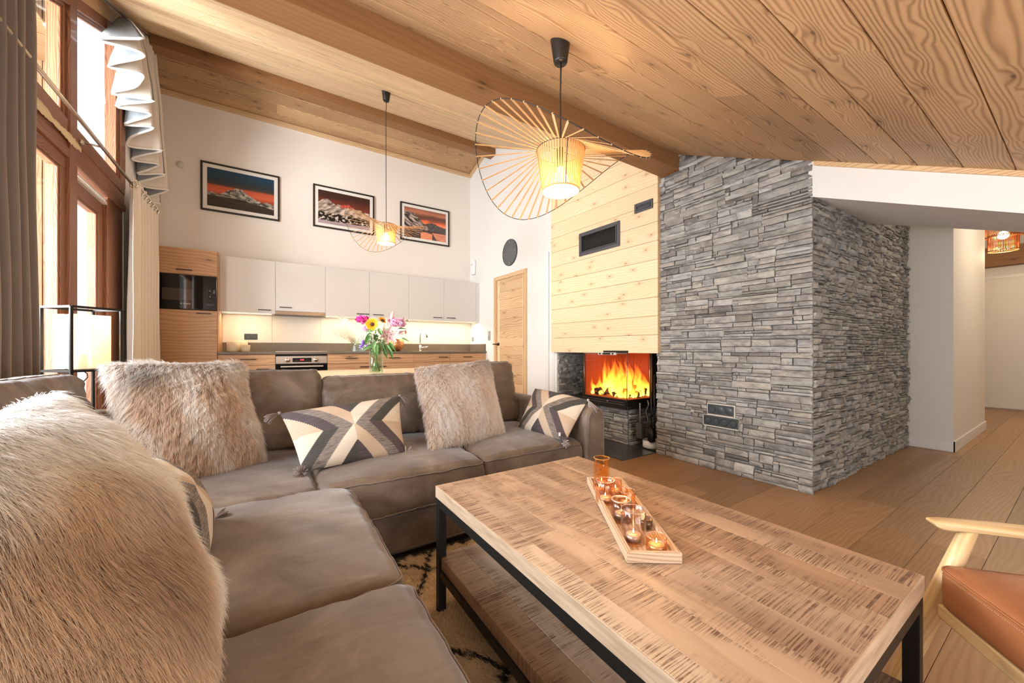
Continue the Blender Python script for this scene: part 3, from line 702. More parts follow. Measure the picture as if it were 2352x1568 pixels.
# fire tools
t=thing('fireplace_tool_set','slim dark metal fire tools hanging between the fireplace and stone wall','fireplace tools',(3.10,2.33,0))
m=MB(); m.tube([(3.12,2.30,.006),(3.12,2.30,.72)],.007,8); m.box(3.04,3.20,2.24,2.40,.006,.016); m.build('stand',BLACKM,t)
G2=plain('tool_grey',(.16,.16,.165),.35,.8)
m=MB(); m.tube([(3.04,2.405,.14),(3.04,2.405,.44)],.008,8); m.box(3.02,3.06,2.37,2.44,.10,.24); m.build('shovel',G2,t,bevel=.003)
m=MB(); m.tube([(3.08,2.345,.12),(3.08,2.345,.30),(3.08,2.37,.36),(3.08,2.335,.43),(3.08,2.345,.47)],.007,8); m.build('poker',G2,t)
m=MB(); m.tube([(3.06,2.29,.2),(3.06,2.29,.56)],.006,8); m.lathe([(.02,.08),(.035,.10),(.035,.2),(.012,.22)],c=(3.06,2.29,0),n=14,cap=True); m.build('brush',BLACKM,t)
m=MB(); m.lathe([(.001,.006),(.072,.006),(.078,.012),(.080,.085),(.074,.085),(.070,.02),(.001,.016)],c=(3.12,2.32,0)if False else (3.13,2.345,0),n=32)
tag(m.build('white_bowl',WHITEP),'low round white dish on the dark hearth against the stone wall','dish')

# ---------------------------------------------------------------- kitchen
def bar_handle(xc,y,z,L,parent,label='black bar handle'):
    m=MB(); m.box(xc-L/2,xc+L/2,y-.030,y-.020,z-.005,z+.005); 
    for s in (-1,1): m.box(xc+s*(L/2-.006)-.005,xc+s*(L/2-.006)+.005,y-.022,y,z-.005,z+.005)
    return m.build('handle',BLACKM,parent,bevel=.0015)
# tall unit
t=thing('tall_cabinet','tall oak kitchen unit with a built-in microwave at the left wall','cabinet',(-.82,5.7,0))
m=MB(); m.box(-1.115,-.505,5.711,6.285,.0,1.420,2); m.box(-1.115,-.505,5.711,6.285,1.826,2.13,2); m.box(-1.115,-1.108,5.711,6.285,1.42,1.826,2); m.box(-.511,-.505,5.711,6.285,1.42,1.826,2); m.box(-1.108,-.511,6.1,6.285,1.42,1.826,2); m.build('carcass',W_KITCH,t,bevel=.001)
m=MB(); m.box(-1.11,-.51,5.69,5.709,1.83,2.125,0); d=m.build('door',W_KITCH,t,bevel=.0015); bar_handle(-.81,5.69,1.876,.14,d)
m=MB(); m.box(-1.11,-.51,5.69,5.709,.12,1.418,0); d=m.build('door',W_KITCH,t,bevel=.0015); bar_handle(-.632,5.69,1.382,.135,d)
m=MB(); m.box(-1.11,-.51,5.72,5.74,0,.11); m.build('plinth',BLACKM,t)
t=thing('microwave_oven','black built-in microwave with two round knobs in the tall oak unit','microwave',(-.82,5.69,1.62))
m=MB(); m.box(-1.105,-.513,5.683,5.73,1.424,1.822); m.build('body',plain('microwave_black',(.010,.008,.007),.16),t,bevel=.003)
m=MB(); m.box(-1.10,-.64,5.678,5.684,1.43,1.816); d=m.build('door',plain('microwave_glass',(.006,.005,.005),.04),t,bevel=.002)
m=MB(); m.box(-1.00,-.735,5.6765,5.679,1.525,1.66); m.build('window',plain('microwave_window',(.055,.042,.035),.03),d,bevel=.001)
m=MB(); m.box(-1.095,-1.09,5.675,5.679,1.435,1.81); m.build('edge_strip',STEEL,d)
for z in (1.640,1.572):
    m=MB(); m.tube([(-.575,5.684,z),(-.575,5.664,z)],.017,20); k=m.build('knob',BLACKP,t)
    m=MB(); m.box(-.577,-.573,5.662,5.665,z+.002,z+.015); m.build('pointer',WHITEP,k)
m=MB(); m.box(-.615,-.54,5.681,5.684,1.475,1.50); m.build('display',BLACKP,t,bevel=.001)
MK=plain('print_mark',(.6,.58,.55),.5)
m=MB()
for a in range(10):
    th=2*PI*a/10; 
    for z in (1.640,1.572): m.box(-.575+.026*math.cos(th)-.0012,-.575+.026*math.cos(th)+.0012,5.682,5.6832,z+.026*math.sin(th)-.0012,z+.026*math.sin(th)+.0012)
for k in range(4): m.box(-.545,-.530,5.682,5.6832,1.625+k*.011,1.628+k*.011)
m.build('scale_marks',MK,t)
def text(s,name,size,M,mat,parent,ext=.0004,label=None,align='CENTER'):
    cu=bpy.data.curves.new(name,'FONT'); cu.body=s; cu.size=size; cu.extrude=ext; cu.align_x=align; cu.align_y='CENTER'; cu.materials.append(mat)
    o=bpy.data.objects.new(name+'_src',cu); col.objects.link(o); bpy.context.view_layer.update()
    dg=bpy.context.evaluated_depsgraph_get(); me=bpy.data.meshes.new_from_object(o.evaluated_get(dg)); bpy.data.objects.remove(o)
    me.transform(M); q=bpy.data.objects.new(name,me); col.objects.link(q); attach(q,parent)
    if label: q['label']=label
    return q
LOGO=plain('logo_white',(.85,.82,.78),.4)
MT=Matrix.Translation((-.785,5.6765,1.487))@Matrix.Rotation(PI/2,4,'X')
text('BOSCH','lettering',.019,MT,LOGO,d)
m=MB(); T=Matrix.Translation((-.835,5.677,1.487))@Matrix.Rotation(PI/2,4,'X'); m.lathe([(.0060,0),(.0075,0),(.0075,.0008),(.0060,.0008),(.006,0)],M=T,n=20); m.box(-.839,-.831,5.676,5.677,1.486,1.488); m.box(-.839,-.8375,5.676,5.677,1.482,1.492);m.box(-.8325,-.831,5.676,5.677,1.482,1.492); m.build('round_emblem',LOGO,d)
# wall units
ux=[-.519,.083,.683,1.283,1.883,2.483,3.085]; hx=[(-.04,.14),(.20,.14),(1.185,.17),(1.41,.15),(2.365,.145),(2.605,.15)]; hz=[1.480,1.527,1.488,1.486,1.489,1.491]
labs=['pale grey wall cabinet beside the tall oak unit','pale grey wall cabinet with the extractor hood beneath it','pale grey wall cabinet right of the extractor, above the baby\'s breath','pale grey wall cabinet above the sunflowers','pale grey wall cabinet above the tap, second from the right','pale grey wall cabinet nearest the corner with the door']
for i in range(6):
    a,b=ux[i],ux[i+1]; z0=1.435 if i!=1 else 1.48
    t=thing('wall_cabinet',labs[i],'cabinet',((a+b)/2,5.96,z0),0,'pale grey wall cabinets over the worktop')
    m=MB(); m.box(a+.001,b-.001,5.961,6.285,z0+.002,2.133,off=False); m.build('carcass',UPPER_IN,t)
    m=MB(); m.box(a+.0015,b-.0015,5.94,5.959,z0,2.135,off=False); d=m.build('door',UPPER,t,bevel=.0015)
    bar_handle(hx[i][0],5.94,hz[i],hx[i][1],d)
m=MB(); m.box(3.087,3.147,5.945,6.28,1.435,2.135,off=False); tag(m.build('filler_panel',UPPER,bevel=.001),'narrow pale grey filler strip between the last wall cabinet and the corner','panel')
t=thing('extractor_hood','slim bronze-toned pull-out extractor hood under the second wall cabinet','extractor hood',(.38,5.95,1.43))
m=MB(); m.box(.085,.681,5.935,5.96,1.432,1.478); m.build('front_rail',plain('bronze_steel',(.32,.24,.18),.3,.9),t,bevel=.002); m=MB(); m.box(.09,.676,5.961,6.27,1.436,1.478); m.build('hood_body',GREYFR,t)
MT=Matrix.Translation((.38,5.9345,1.455))@Matrix.Rotation(PI/2,4,'X'); text('BOSCH','lettering',.014,MT,plain('hood_print',(.2,.15,.11),.5),t)
# led strips with their own light
for (a,b,lb) in ((-.49,.04,'lit warm strip light under the first wall cabinet'),(.70,1.86,'lit warm strip light under the middle wall cabinets'),(1.90,3.10,'lit warm strip light under the last two wall cabinets')):
    t=thing('strip_light',lb,'strip light',((a+b)/2,6.1,1.43),0,'strip lights under the wall cabinets')
    m=MB(); m.box(a,b,5.975,5.99,1.424,1.4345,off=False); m.build('diffuser',LED,t)
    m=MB(); m.box(a-.003,b+.003,5.972,5.975,1.422,1.4345); m.box(a-.003,b+.003,5.99,5.993,1.422,1.4345); m.build('channel',STEEL,t)
    ar=area('strip_glow',((a+b)/2,6.0,1.42),(math.radians(10),0,0),b-a,.03,LEDP*(b-a),(1,.76,.50)); attach(ar,t)
# splash panels + upstand + worktop
for (a,b,lb) in ((-.505,.045,'pale splashback panel beside the tall unit, carrying the double socket'),(.047,.655,'pale splashback panel behind the hob'),(.657,1.95,'pale splashback panel behind the flowers'),(1.952,3.148,'pale splashback panel behind the tap')):
    m=MB(); m.box(a,b,6.272,6.289,1.055,1.434,off=False); tag(m.build('splashback_panel',SPLASH,bevel=.001),lb,'splashback','splashback panels')
t=thing('worktop','brown composite kitchen worktop with a matching upstand','worktop',(1.3,5.98,.93))
m=MB(); m.box(-.503,3.149,5.668,6.285,.900,.930,off=False); m.build('slab',WORK,t,bevel=.002)
m=MB(); m.box(-.503,3.149,6.262,6.284,.930,1.054,off=False); m.box(3.128,3.149,5.70,6.262,.930,1.054,off=False); m.build('upstand',WORK,t,bevel=.001)
def drawer(a,b,z0,z1,hxc,hl,parent,hz_=None,nm='drawer'):
    m=MB(); m.box(a+.0015,b-.0015,5.69,5.709,z0+.0015,z1-.0015,0); d=m.build(nm,W_KITCH,parent,bevel=.0015)
    bar_handle(hxc,5.69,hz_ if hz_ else z1-.045,hl,d); return d
bl=[(-.505,.079,'oak drawer unit left of the oven',[(-.21,.16)],[(-.04,.165)]),(.68,1.88,'wide oak drawer unit between the oven and the sink',[(.985,.16),(1.585,.16)],[(1.28,.36)]),(1.88,2.48,'oak drawer unit under the tap',[(2.36,.15)],[(2.36,.15)]),(2.48,3.08,'oak drawer unit nearest the corner',[(2.79,.15)],[(2.79,.15)])]
for a,b,lb,h1,h2 in bl:
    t=thing('base_cabinet',lb,'cabinet',((a+b)/2,5.98,0),0,'oak base units under the worktop')
    m=MB(); m.box(a+.002,b-.002,5.711,6.26,.10,.898,2); m.build('carcass',W_KITCH,t)
    n=len(h1)
    for k in range(n): drawer(a+(b-a)*k/n,a+(b-a)*(k+1)/n,.765,.897,h1[k][0],h1[k][1],t,.838)
    drawer(a,b,.44,.762,h2[0][0],h2[0][1],t,.714); drawer(a,b,.12,.437,h2[0][0],h2[0][1],t)
m=MB(); m.box(3.083,3.148,5.69,6.26,.1,.897,2); tag(m.build('filler_panel',W_KITCH,bevel=.001),'narrow oak filler strip at the right end of the base units','panel')
m=MB(); m.box(-.5,3.14,5.75,5.77,0,.1); tag(m.build('plinth_board',BLACKM),'dark plinth board below the oak base units','plinth')
# oven
t=thing('oven','built-in steel oven with red clock display and black glass door','oven',(.38,5.69,.4))
m=MB(); m.box(.084,.676,5.712,6.25,.13,.878); m.build('body',GREYFR,t)
m=MB(); m.box(.084,.676,5.688,5.711,.775,.872); p=m.build('control_panel',plain('oven_steel',(.50,.42,.35),.32,.7),t,bevel=.002)
m=MB(); m.box(.268,.488,5.684,5.689,.792,.850); m.build('display',BGLASS,p); m=MB(); m.box(.262,.494,5.683,5.689,.783,.791); m.build('display_trim',CHROME,p)
RED=emit('red_display_digits',(1,.03,.05),5)
MT=Matrix.Translation((.375,5.6835,.824))@Matrix.Rotation(PI/2,4,'X'); text('12:08','clock_digits',.020,MT,RED,p)
m=MB(); 
for k in range(4): m.box(.31+k*.022,.316+k*.022,5.683,5.6842,.803,.807)
m.build('touch_marks',plain('dim_red',(.3,.02,.03),.5),p)
for x in (.213,.540):
    m=MB(); m.tube([(x,5.689,.822),(x,5.664,.822)],.024,24); k=m.build('knob',CHROME,t,bevel=.002)
    m=MB(); m.lathe([(.026,0),(.031,0),(.031,.002),(.026,.002)],M=Matrix.Translation((x,5.688,.822))@Matrix.Rotation(PI/2,4,'X'),n=24); m.build('ring',STEEL,k)
m=MB(); m.box(.084,.676,5.688,5.711,.14,.772); d=m.build('door',BGLASS,t,bevel=.002)
m=MB(); m.box(.135,.625,5.640,5.655,.731,.748)
for x in (.15,.61): m.box(x-.008,x+.008,5.652,5.689,.733,.746)
m.build('handle',plain('oven_handle',(.75,.68,.6),.3,.7),d,bevel=.002)
t=thing('induction_hob','flat black glass hob set in the worktop above the oven','hob',(.38,5.95,.93))
m=MB(); m.box(.08,.68,5.72,6.20,.9305,.936,off=False); m.build('glass_top',BGLASS,t,bevel=.001)
m=MB(); m.box(.078,.682,5.715,5.72,.9305,.937,off=False); m.build('front_trim',STEEL,t)
# sockets
def socket_row(name,label,cx,cz,n,M,w=.071,h=.08,mat=ANTH,blank=(),seed=0,pin=True):
    t=thing(name,label,'socket',M.translation)
    m=MB(); m.box(-n*w/2-.004,n*w/2+.004,-h/2,h/2,0,.008,M=M); m.build('plate',mat,t,bevel=.003)
    for k in range(n):
        x=-n*w/2+w*(k+.5)
        if k in blank:
            m=MB(); m.lathe([(.001,.0095),(.026,.0095),(.028,.008)],M=M@Matrix.Translation((x,0,0)),n=24); m.build('blank_cover',mat,t)
            continue
        m=MB(); m.lathe([(.029,.0082),(.028,.011),(.025,.0112),(.0235,.003),(.001,.003)],M=M@Matrix.Translation((x,0,0)),n=28); s=m.build('socket_well',BLACKP,t)
        m=MB(); m.lathe([(.0025,.003),(.0025,.011),(.001,.0115)],M=M@Matrix.Translation((x,.009,0)),n=8)
        for sx_ in (-.0095,.0095): m.lathe([(.001,.0036),(.0032,.0036),(.0032,.003)],M=M@Matrix.Translation((x+sx_,-.002,0)),n=8)
        m.build('contacts',CHROME if pin else BLACKP,s)
    return t
def face(o,nx): # local X,Y,Z -> wall frames ; nx '-x','-y'
    if nx=='-x': return Matrix(((0,0,-1,o[0]),(-1,0,0,o[1]),(0,1,0,o[2]),(0,0,0,1)))
    return Matrix(((1,0,0,o[0]),(0,0,-1,o[1]),(0,1,0,o[2]),(0,0,0,1)))
socket_row('double_socket','grey double power socket on the lit splashback left of the hob',0,0,2,face((-.197,6.272,1.136),'-y'))
socket_row('socket_plate','upper grey row of three round sockets set in the stone wall',0,0,3,face((3.0055,1.608,.483),'-x'),w=.064,h=.078,blank=(1,2))
socket_row('socket_plate','lower grey row of four round sockets set in the stone wall',0,0,4,face((3.0055,1.607,.391),'-x'),w=.0655,h=.078)
m=MB(); m.box(3.010,3.03,1.470,1.750,.342,.433,off=False); m.box(3.010,3.03,1.498,1.720,.4335,.530,off=False); m.box(3.000,3.0095,1.51,1.71,.4335,.4435,off=False); m.box(3.000,3.0095,1.475,1.745,.342,.3505,off=False); m.box(3.000,3.0095,1.7445,1.750,.351,.430,off=False); m.box(3.000,3.0095,1.709,1.7145,.4435,.524,off=False); tag(m.build('socket_mounting_box',plain('raw_plaster_edge',(.62,.57,.50),.7)),'cream mounting box edges around the two rows of stone wall sockets','mounting box')
t=thing('socket_plate','small vertical grey socket by the worktop corner','socket',(3.14,6.19,1.14)); m=MB(); M=face((3.149,6.185,1.145),'-x'); m.box(-.035,.035,-.04,.04,0,.008,M=M); m.build('plate',plain('grey_plate',(.30,.30,.30),.4),t,bevel=.002); m=MB(); m.lathe([(.026,.0082),(.024,.010),(.022,.004),(.001,.004)],M=M,n=20); m.build('socket_well',ANTH,t)
t=thing('light_switch','vertical grey switch and socket plate left of the wooden door','light switch',(3.14,5.57,1.19)); m=MB(); M=face((3.149,5.575,1.19),'-x'); m.box(-.038,.038,-.078,.078,0,.008,M=M); m.build('plate',plain('grey_plate2',(.33,.33,.32),.4),t,bevel=.002)
m=MB(); m.box(-.024,.024,.012,.06,.008,.012,M=M); m.build('rocker',plain('grey_rocker',(.42,.42,.41),.4),t,bevel=.001); m=MB(); m.lathe([(.025,.0082),(.023,.010),(.021,.004),(.001,.004)],M=M@Matrix.Translation((0,-.036,0)),n=20); m.build('socket_well',BLACKP,t)
# tap & sink
t=thing('kitchen_tap','tall chrome kitchen tap with angled spout behind the bouquet','tap',(2.108,6.05,.93))
m=MB(); m.tube([(2.108,6.05,.93),(2.108,6.05,1.03)],.021,20); m.tube([(2.108,6.05,1.02),(2.108,6.05,1.232),(2.115,6.045,1.24),(2.18,5.99,1.243),(2.19,5.98,1.236),(2.197,5.975,1.165)],.010,14); m.build('spout',CHROME,t)
m=MB(); m.tube([(2.12,6.05,.992),(2.20,6.03,.996)],.010,12); m.tube([(2.19,6.03,.996),(2.225,6.02,1.0)],.012,12); m.build('lever',CHROME,t)
m=MB(); m.tube([(2.196,5.976,1.178),(2.198,5.974,1.155)],.0125,12); m.build('nozzle',BLACKP,t)
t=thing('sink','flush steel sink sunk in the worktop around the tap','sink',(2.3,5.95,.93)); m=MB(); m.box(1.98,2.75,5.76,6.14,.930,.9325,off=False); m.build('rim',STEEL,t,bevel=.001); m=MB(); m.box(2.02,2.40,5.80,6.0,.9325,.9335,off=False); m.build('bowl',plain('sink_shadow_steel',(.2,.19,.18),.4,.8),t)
# bowls
CER=plain('cream_glazed_ceramic',(.70,.58,.40),.5,0,.08,60)
def jar(x,y,r,h,label):
    t=thing('ceramic_jar',label,'jar',(x,y,.93),0,'cream jars on the worktop')
    m=MB(); m.lathe([(.001,.93),(r*.8,.93),(r*.96,.93+h*.12),(r,.93+h*.45),(r,.93+h*.52)],c=(x,y,0),n=32); m.lathe([(r*.985,.93+h*.52),(r*.985,.93+h),(r*.93,.93+h),(r*.92,.93+h*.5),(.001,.93+h*.48)],c=(x,y,0),n=32); m.build('body',CER,t)
    m=MB(); m.lathe([(r*.9,.93+h*.75),(.001,.93+h*.75)],c=(x,y,0),n=24); m.build('wax',plain('cream_wax',(.85,.75,.55),.5),t)
jar(-.372,5.95,.070,.125,'cream ceramic jar at the left of the trio on the worktop'); jar(-.300,6.08,.078,.150,'tallest cream ceramic jar, behind the other two'); jar(-.240,5.88,.050,.088,'smallest cream ceramic jar, front right of the trio')
# copper bowl + little vase with baby's breath
COP=NT('hammered_copper'); cf=COP.N('TexVoronoi',Vector=COP.obj(),Scale=70).outputs[0]; COP.bsdf((.78,.36,.16,1),.22,Metallic=1,bump=cf,bs=.5,bd=.01)
m=MB(); m.lathe([(.001,.931),(.05,.931),(.11,.975),(.132,1.04),(.118,1.12),(.105,1.125),(.12,1.04),(.09,.97),(.001,.945)],c=(1.70,6.02,0),n=40); tag(m.build('copper_bowl',COP.mat),'round hammered copper bowl on the worktop behind the bouquet','bowl')
CG=thin_glass('clear_glass',(.90,.95,.93),1.45)
t=thing('glass_vase','square clear glass vase of dried baby\'s breath standing on the worktop','vase',(1.12,5.95,.93))
m=MB(); 
for a in ((1.04,1.044,5.87,6.03),(1.196,1.20,5.87,6.03),(1.044,1.196,5.87,5.874),(1.044,1.196,6.026,6.03)): m.box(a[0],a[1],a[2],a[3],.931,1.14)
m.box(1.044,1.196,5.874,6.026,.931,.945); m.build('body',CG,t)
BB=plain('dried_white_blossom',(.92,.86,.78),.7); BS=plain('dried_stem',(.55,.42,.28),.7)
t2=thing('dried_baby_breath','cloud of dried cream baby\'s breath in the square vase','dried flowers',(1.0,5.95,1.1))
m=MB(); mb=MB(); R=random.Random(8)
for k in range(46):
    th=R.uniform(0,2*PI); rr=R.uniform(.02,.20); tip=Vector((1.02-.10+rr*math.cos(th)*.9,5.95+rr*math.sin(th)*.5,R.uniform(1.16,1.40)))
    b=Vector((1.12+R.uniform(-.04,.04),5.95+R.uniform(-.04,.04),.96)); m.tube([b,b.lerp(tip,.5)+Vector((0,0,.03)),tip],.0012,4)
    for q in range(22):
        p=tip+Vector((R.gauss(0,.026),R.gauss(0,.026),R.gauss(-.01,.03))); mb.ball(p,R.uniform(.0028,.0048),5,4)
m.build('stem',BS,t2); o=mb.build('blossom',BB,t2); o['kind']='stuff'
# ---------------------------------------------------------------- framed mountain prints
def srgb(c): return tuple(((x/255)**2.2) for x in c)
def fbm(x,y,o=5,s=0.0):
    v=0;a=.5
    for i in range(o): v+=a*mn.noise(Vector((x,y,s+i*7.3))); x*=2.03;y*=2.03;a*=.5
    return v
def lerp3(a,b,t): t=max(0,min(1,t)); return tuple(a[i]+(b[i]-a[i])*t for i in range(3))
def grad(st,v):
    for i in range(len(st)-1):
        if v<=st[i+1][0]: return lerp3(st[i][1],st[i+1][1],(v-st[i][0])/max(1e-6,st[i+1][0]-st[i][0]))
    return st[-1][1]
def pic1(u,v):
    sky=grad([(0,(90,35,22)),(.25,(120,45,28)),(.42,(205,95,65)),(.55,(190,85,58)),(.60,(66,54,52)),(.70,(34,50,60)),(1,(8,62,92))],v+.02*fbm(u*2,v*6))
    ridge=.36+.20*math.exp(-((u-.47)/.16)**2)+.05*math.exp(-((u-.30)/.09)**2)-.22*max(0,u-.62)-.10*max(0,.25-u)+.10*fbm(u*9,1.3)+.03*fbm(u*40,3)
    base=.26-.02*u+.03*fbm(u*5,9)
    if v<base-.22*max(0,u-.5)+.03: return lerp3((22,18,15),(66,52,42),.5+fbm(u*3,v*25,4,2)+v)
    if v<ridge: 
        s=.62+1.5*fbm(u*10+v*4,v*14,6,4)-.5*(fbm(u*24,v*20,4,8)>.12); return lerp3((58,58,55),(186,180,162),s)
    return sky
def pic2(u,v):
    sky=lerp3((150,62,50),(62,38,34),(v-.45)*2.4+.3*fbm(u*3,v*9))
    r1=.82*math.exp(-((u-.15)/.30)**2)*.98-.10+.06*fbm(u*14,2); r1=min(r1,.76-.9*max(0,u-.20)+.05*fbm(u*20,5)) if u>.2 else r1
    r1=min(.78,.62+.14*math.sin(min(1,u/.17)*PI/2))+.03*fbm(u*20,2) if u<.17 else .76-.95*(u-.17)+.04*fbm(u*22,2)
    r2=.64+.05*fbm(u*18,7)+.05*math.exp(-((u-.55)/.07)**2)-.35*max(0,u-.62)-1.5*max(0,.36-u)
    if v<.10+.02*fbm(u*6,1): return lerp3((150,130,135),(190,170,172),.5+fbm(u*4,v*30))
    tree=.34+.13*fbm(u*9,4)
    if v<tree: return (32,28,24) if fbm(u*16,v*16,5,3)<.10 else (205,190,180)
    if v<max(r1,r2):
        s=.65+1.5*fbm(u*12-v*9,v*9,6,1); c=lerp3((72,60,54),(214,194,176),s)
        if r2>r1 and v>r2-.10 and .42<u<.66: c=(206,92,74) if fbm(u*40,v*40)>-.1 else (80,40,36)
        return c
    return sky
def pic3(u,v):
    n=fbm(u*4,v*12,5,2)
    sky=grad([(.5,(250,150,100)),(.60,(236,110,72)),(.66,(150,80,62)),(.76,(98,66,56)),(.88,(190,120,92)),(1,(150,92,76))],v+.10*n+.0)
    r1=.86-.12*u if u<.2 else .84-1.30*(u-.2)**1.05
    r2=.50+.10*math.exp(-((u-.66)/.14)**2)+.03*fbm(u*14,6)-.05*max(0,u-.8)
    if v<.30:
        if u>.78-.5*v and v<.26: return lerp3((190,110,84),(232,160,128),.5+2*fbm(u*6,v*40,4,9))
        if .38<u<.66 and v<.24-.2*abs(u-.5): return lerp3((226,130,92),(240,160,120),.5+fbm(u*8,v*20))
        return lerp3((58,46,44),(104,84,78),.5+1.6*fbm(u*8,v*30,4,5))
    if v<r1 : return lerp3((50,44,42),(202,180,166),.5+2.0*fbm(u*12+v*10,v*12,6,7))
    if v<r2: return lerp3((66,60,60),(108,98,92),.5+fbm(u*14,v*14,5))
    return sky
def mat_attr(name,rough=.3,attr='pic'):
    n=NT(name); return n.bsdf(n.N('Attribute',{'attribute_name':attr}).outputs['Color'],rough)
PRINT=mat_attr('photo_print',.35); FRB=plain('dark_wood_frame',(.022,.014,.010),.4); PASS=plain('off_white_mount',(.80,.76,.70),.8)
def picture(x0,x1,z0,z1,fn,label):
    t=thing('framed_picture',label,'picture',((x0+x1)/2,6.28,z0),0,'framed mountain prints above the kitchen')
    y0,y1=6.262,6.289; f=.022; m=MB()
    m.box(x0,x1,y0,y1,z1-f,z1);m.box(x0,x1,y0,y1,z0,z0+f);m.box(x0,x0+f,y0,y1,z0+f,z1-f,2);m.box(x1-f,x1,y0,y1,z0+f,z1-f,2); m.build('frame',FRB,t,bevel=.001)
    m=MB(); m.box(x0+f,x1-f,6.274,6.28,z0+f,z1-f,off=False); m.build('mount',PASS,t)
    a0,a1,b0,b1=x0+.067,x1-.067,z0+.067,z1-.067; nu,nv=190,124
    V=[];C=[];
    for j in range(nv+1):
        for i in range(nu+1):
            V.append((a0+(a1-a0)*i/nu,6.2725,b0+(b1-b0)*j/nv)); C+= list(srgb([max(0,min(255,q)) for q in fn(i/nu,j/nv)]))+[1]
    m=MB(); W=nu+1; m.add(V,[(j*W+i,j*W+i+1,(j+1)*W+i+1,(j+1)*W+i) for j in range(nv) for i in range(nu)]); o=m.build('print',PRINT,t)
    at=o.data.attributes.new('pic','FLOAT_COLOR','POINT'); at.data.foreach_set('color',np.array(C,dtype=np.float32))
picture(-.733,.137,2.772,3.405,pic1,'framed print of a snowy ridge under a blue and orange dusk sky')
picture(.558,1.428,2.784,3.412,pic2,'framed print of snowy peaks under a dark red sky, behind the far pendant')
picture(1.845,2.722,2.792,3.425,pic3,'framed print of a mountain lake under orange clouds, rightmost on the wall')
# smoke detector / wall sounder
t=thing('alarm_sounder','white curved alarm box high on the wall above the corner of the cabinets','alarm',(3.13,6.12,2.44)); m=MB(); m.box(3.095,3.149,6.06,6.18,2.31,2.57,off=False); m.build('casing',WHITEP,t,bevel=.02,seg=3); m=MB(); m.box(3.092,3.096,6.09,6.15,2.48,2.50); m.build('grille',plain('pale_grille',(.6,.6,.6),.5),t)
m=MB(); m.lathe([(.001,0),(.04,0),(.04,.012),(.001,.014)],M=Matrix.Translation((-.93,6.289,3.30))@Matrix.Rotation(PI/2,4,'X'),n=24); tag(m.build('blanking_cap',mat_wall('cap',(.72,.66,.60))),'small round blanking cap high on the wall left of the first picture','cap')
# clock
t=thing('wall_clock','round slate grey wall clock above the wooden door','clock',(3.14,4.918,2.459))
M=face((3.149,4.918,2.459),'-x'); CG_=plain('slate_clock_face',(.13,.135,.14),.6,0,.25,20)
m=MB(); m.lathe([(.001,.016),(.198,.016),(.2025,.012),(.2025,0)],M=M,n=64); m.build('face',CG_,t)
m=MB(); m.lathe([(.198,.016),(.200,.019),(.204,.018),(.2045,0)],M=M,n=64); m.build('rim',plain('clock_rim',(.09,.09,.09),.4,.6),t)
BRS=plain('pale_brass',(.62,.56,.45),.35,.8)
m=MB()
for k in range(4):
    Q=M@Matrix.Rotation(k*PI/2,4,'Z'); m.box(-.003,.003,.14,.19,.016,.019,M=Q)
m.build('hour_markers',BRS,t)
for nm,ang,L,w_ in (('hour_hand',-62,.075,.007),('minute_hand',-74,.125,.005)):
    m=MB(); Q=M@Matrix.Rotation(math.radians(ang),4,'Z'); m.box(-w_/2,w_/2,-.02,L,.019,.022,M=Q); m.build(nm,BRS,t)
# door in the right wall
D=sempty('door_1',(3.14,4.92,0))
m=MB(); m.box(3.125,3.152,5.325,5.387,0,2.135,2); m.box(3.125,3.152,4.46,4.522,0,2.135,2); m.box(3.125,3.152,4.522,5.325,2.075,2.135,1)
m.build('door_frame',W_TRIM,D,bevel=.002)
m=MB(); m.box(3.140,3.149,4.522,5.325,0,2.075,2); m.build('reveal',wood('door_reveal',(.35,.17,.07),(.55,.32,.15),(.62,.38,.2),ring=8,knots=.1),D)
m=MB(); z=.01
for y0,y1 in ((5.205,5.262),(4.535,4.55)): m.box(3.128,3.139,y0,y1,.01,2.07,2)
leafp=m.build('door_stile',W_PINE,D,bevel=.001)
m=MB(); k=0
while z<2.06: h=min(.125+.02*(k%3),2.07-z); m.box(3.129,3.139,4.55,5.205,z,z+h-.002,1); z+=h; k+=1
leaf=m.build('door_leaf',W_DOOR,D,bevel=.001)
m=MB(); m.box(3.134,3.1395,5.262,5.270,.01,2.07); m.build('shadow_gap',BLACKM,D)
m=MB(); m.tube([(3.128,5.232,1.045),(3.118,5.232,1.045)],.026,20); m.tube([(3.12,5.232,1.045),(3.085,5.232,1.045),(3.083,5.245,1.045),(3.083,5.34,1.045)],.009,10); m.build('door_handle',plain('bronze_handle',(.05,.035,.025),.4,.7),leaf)

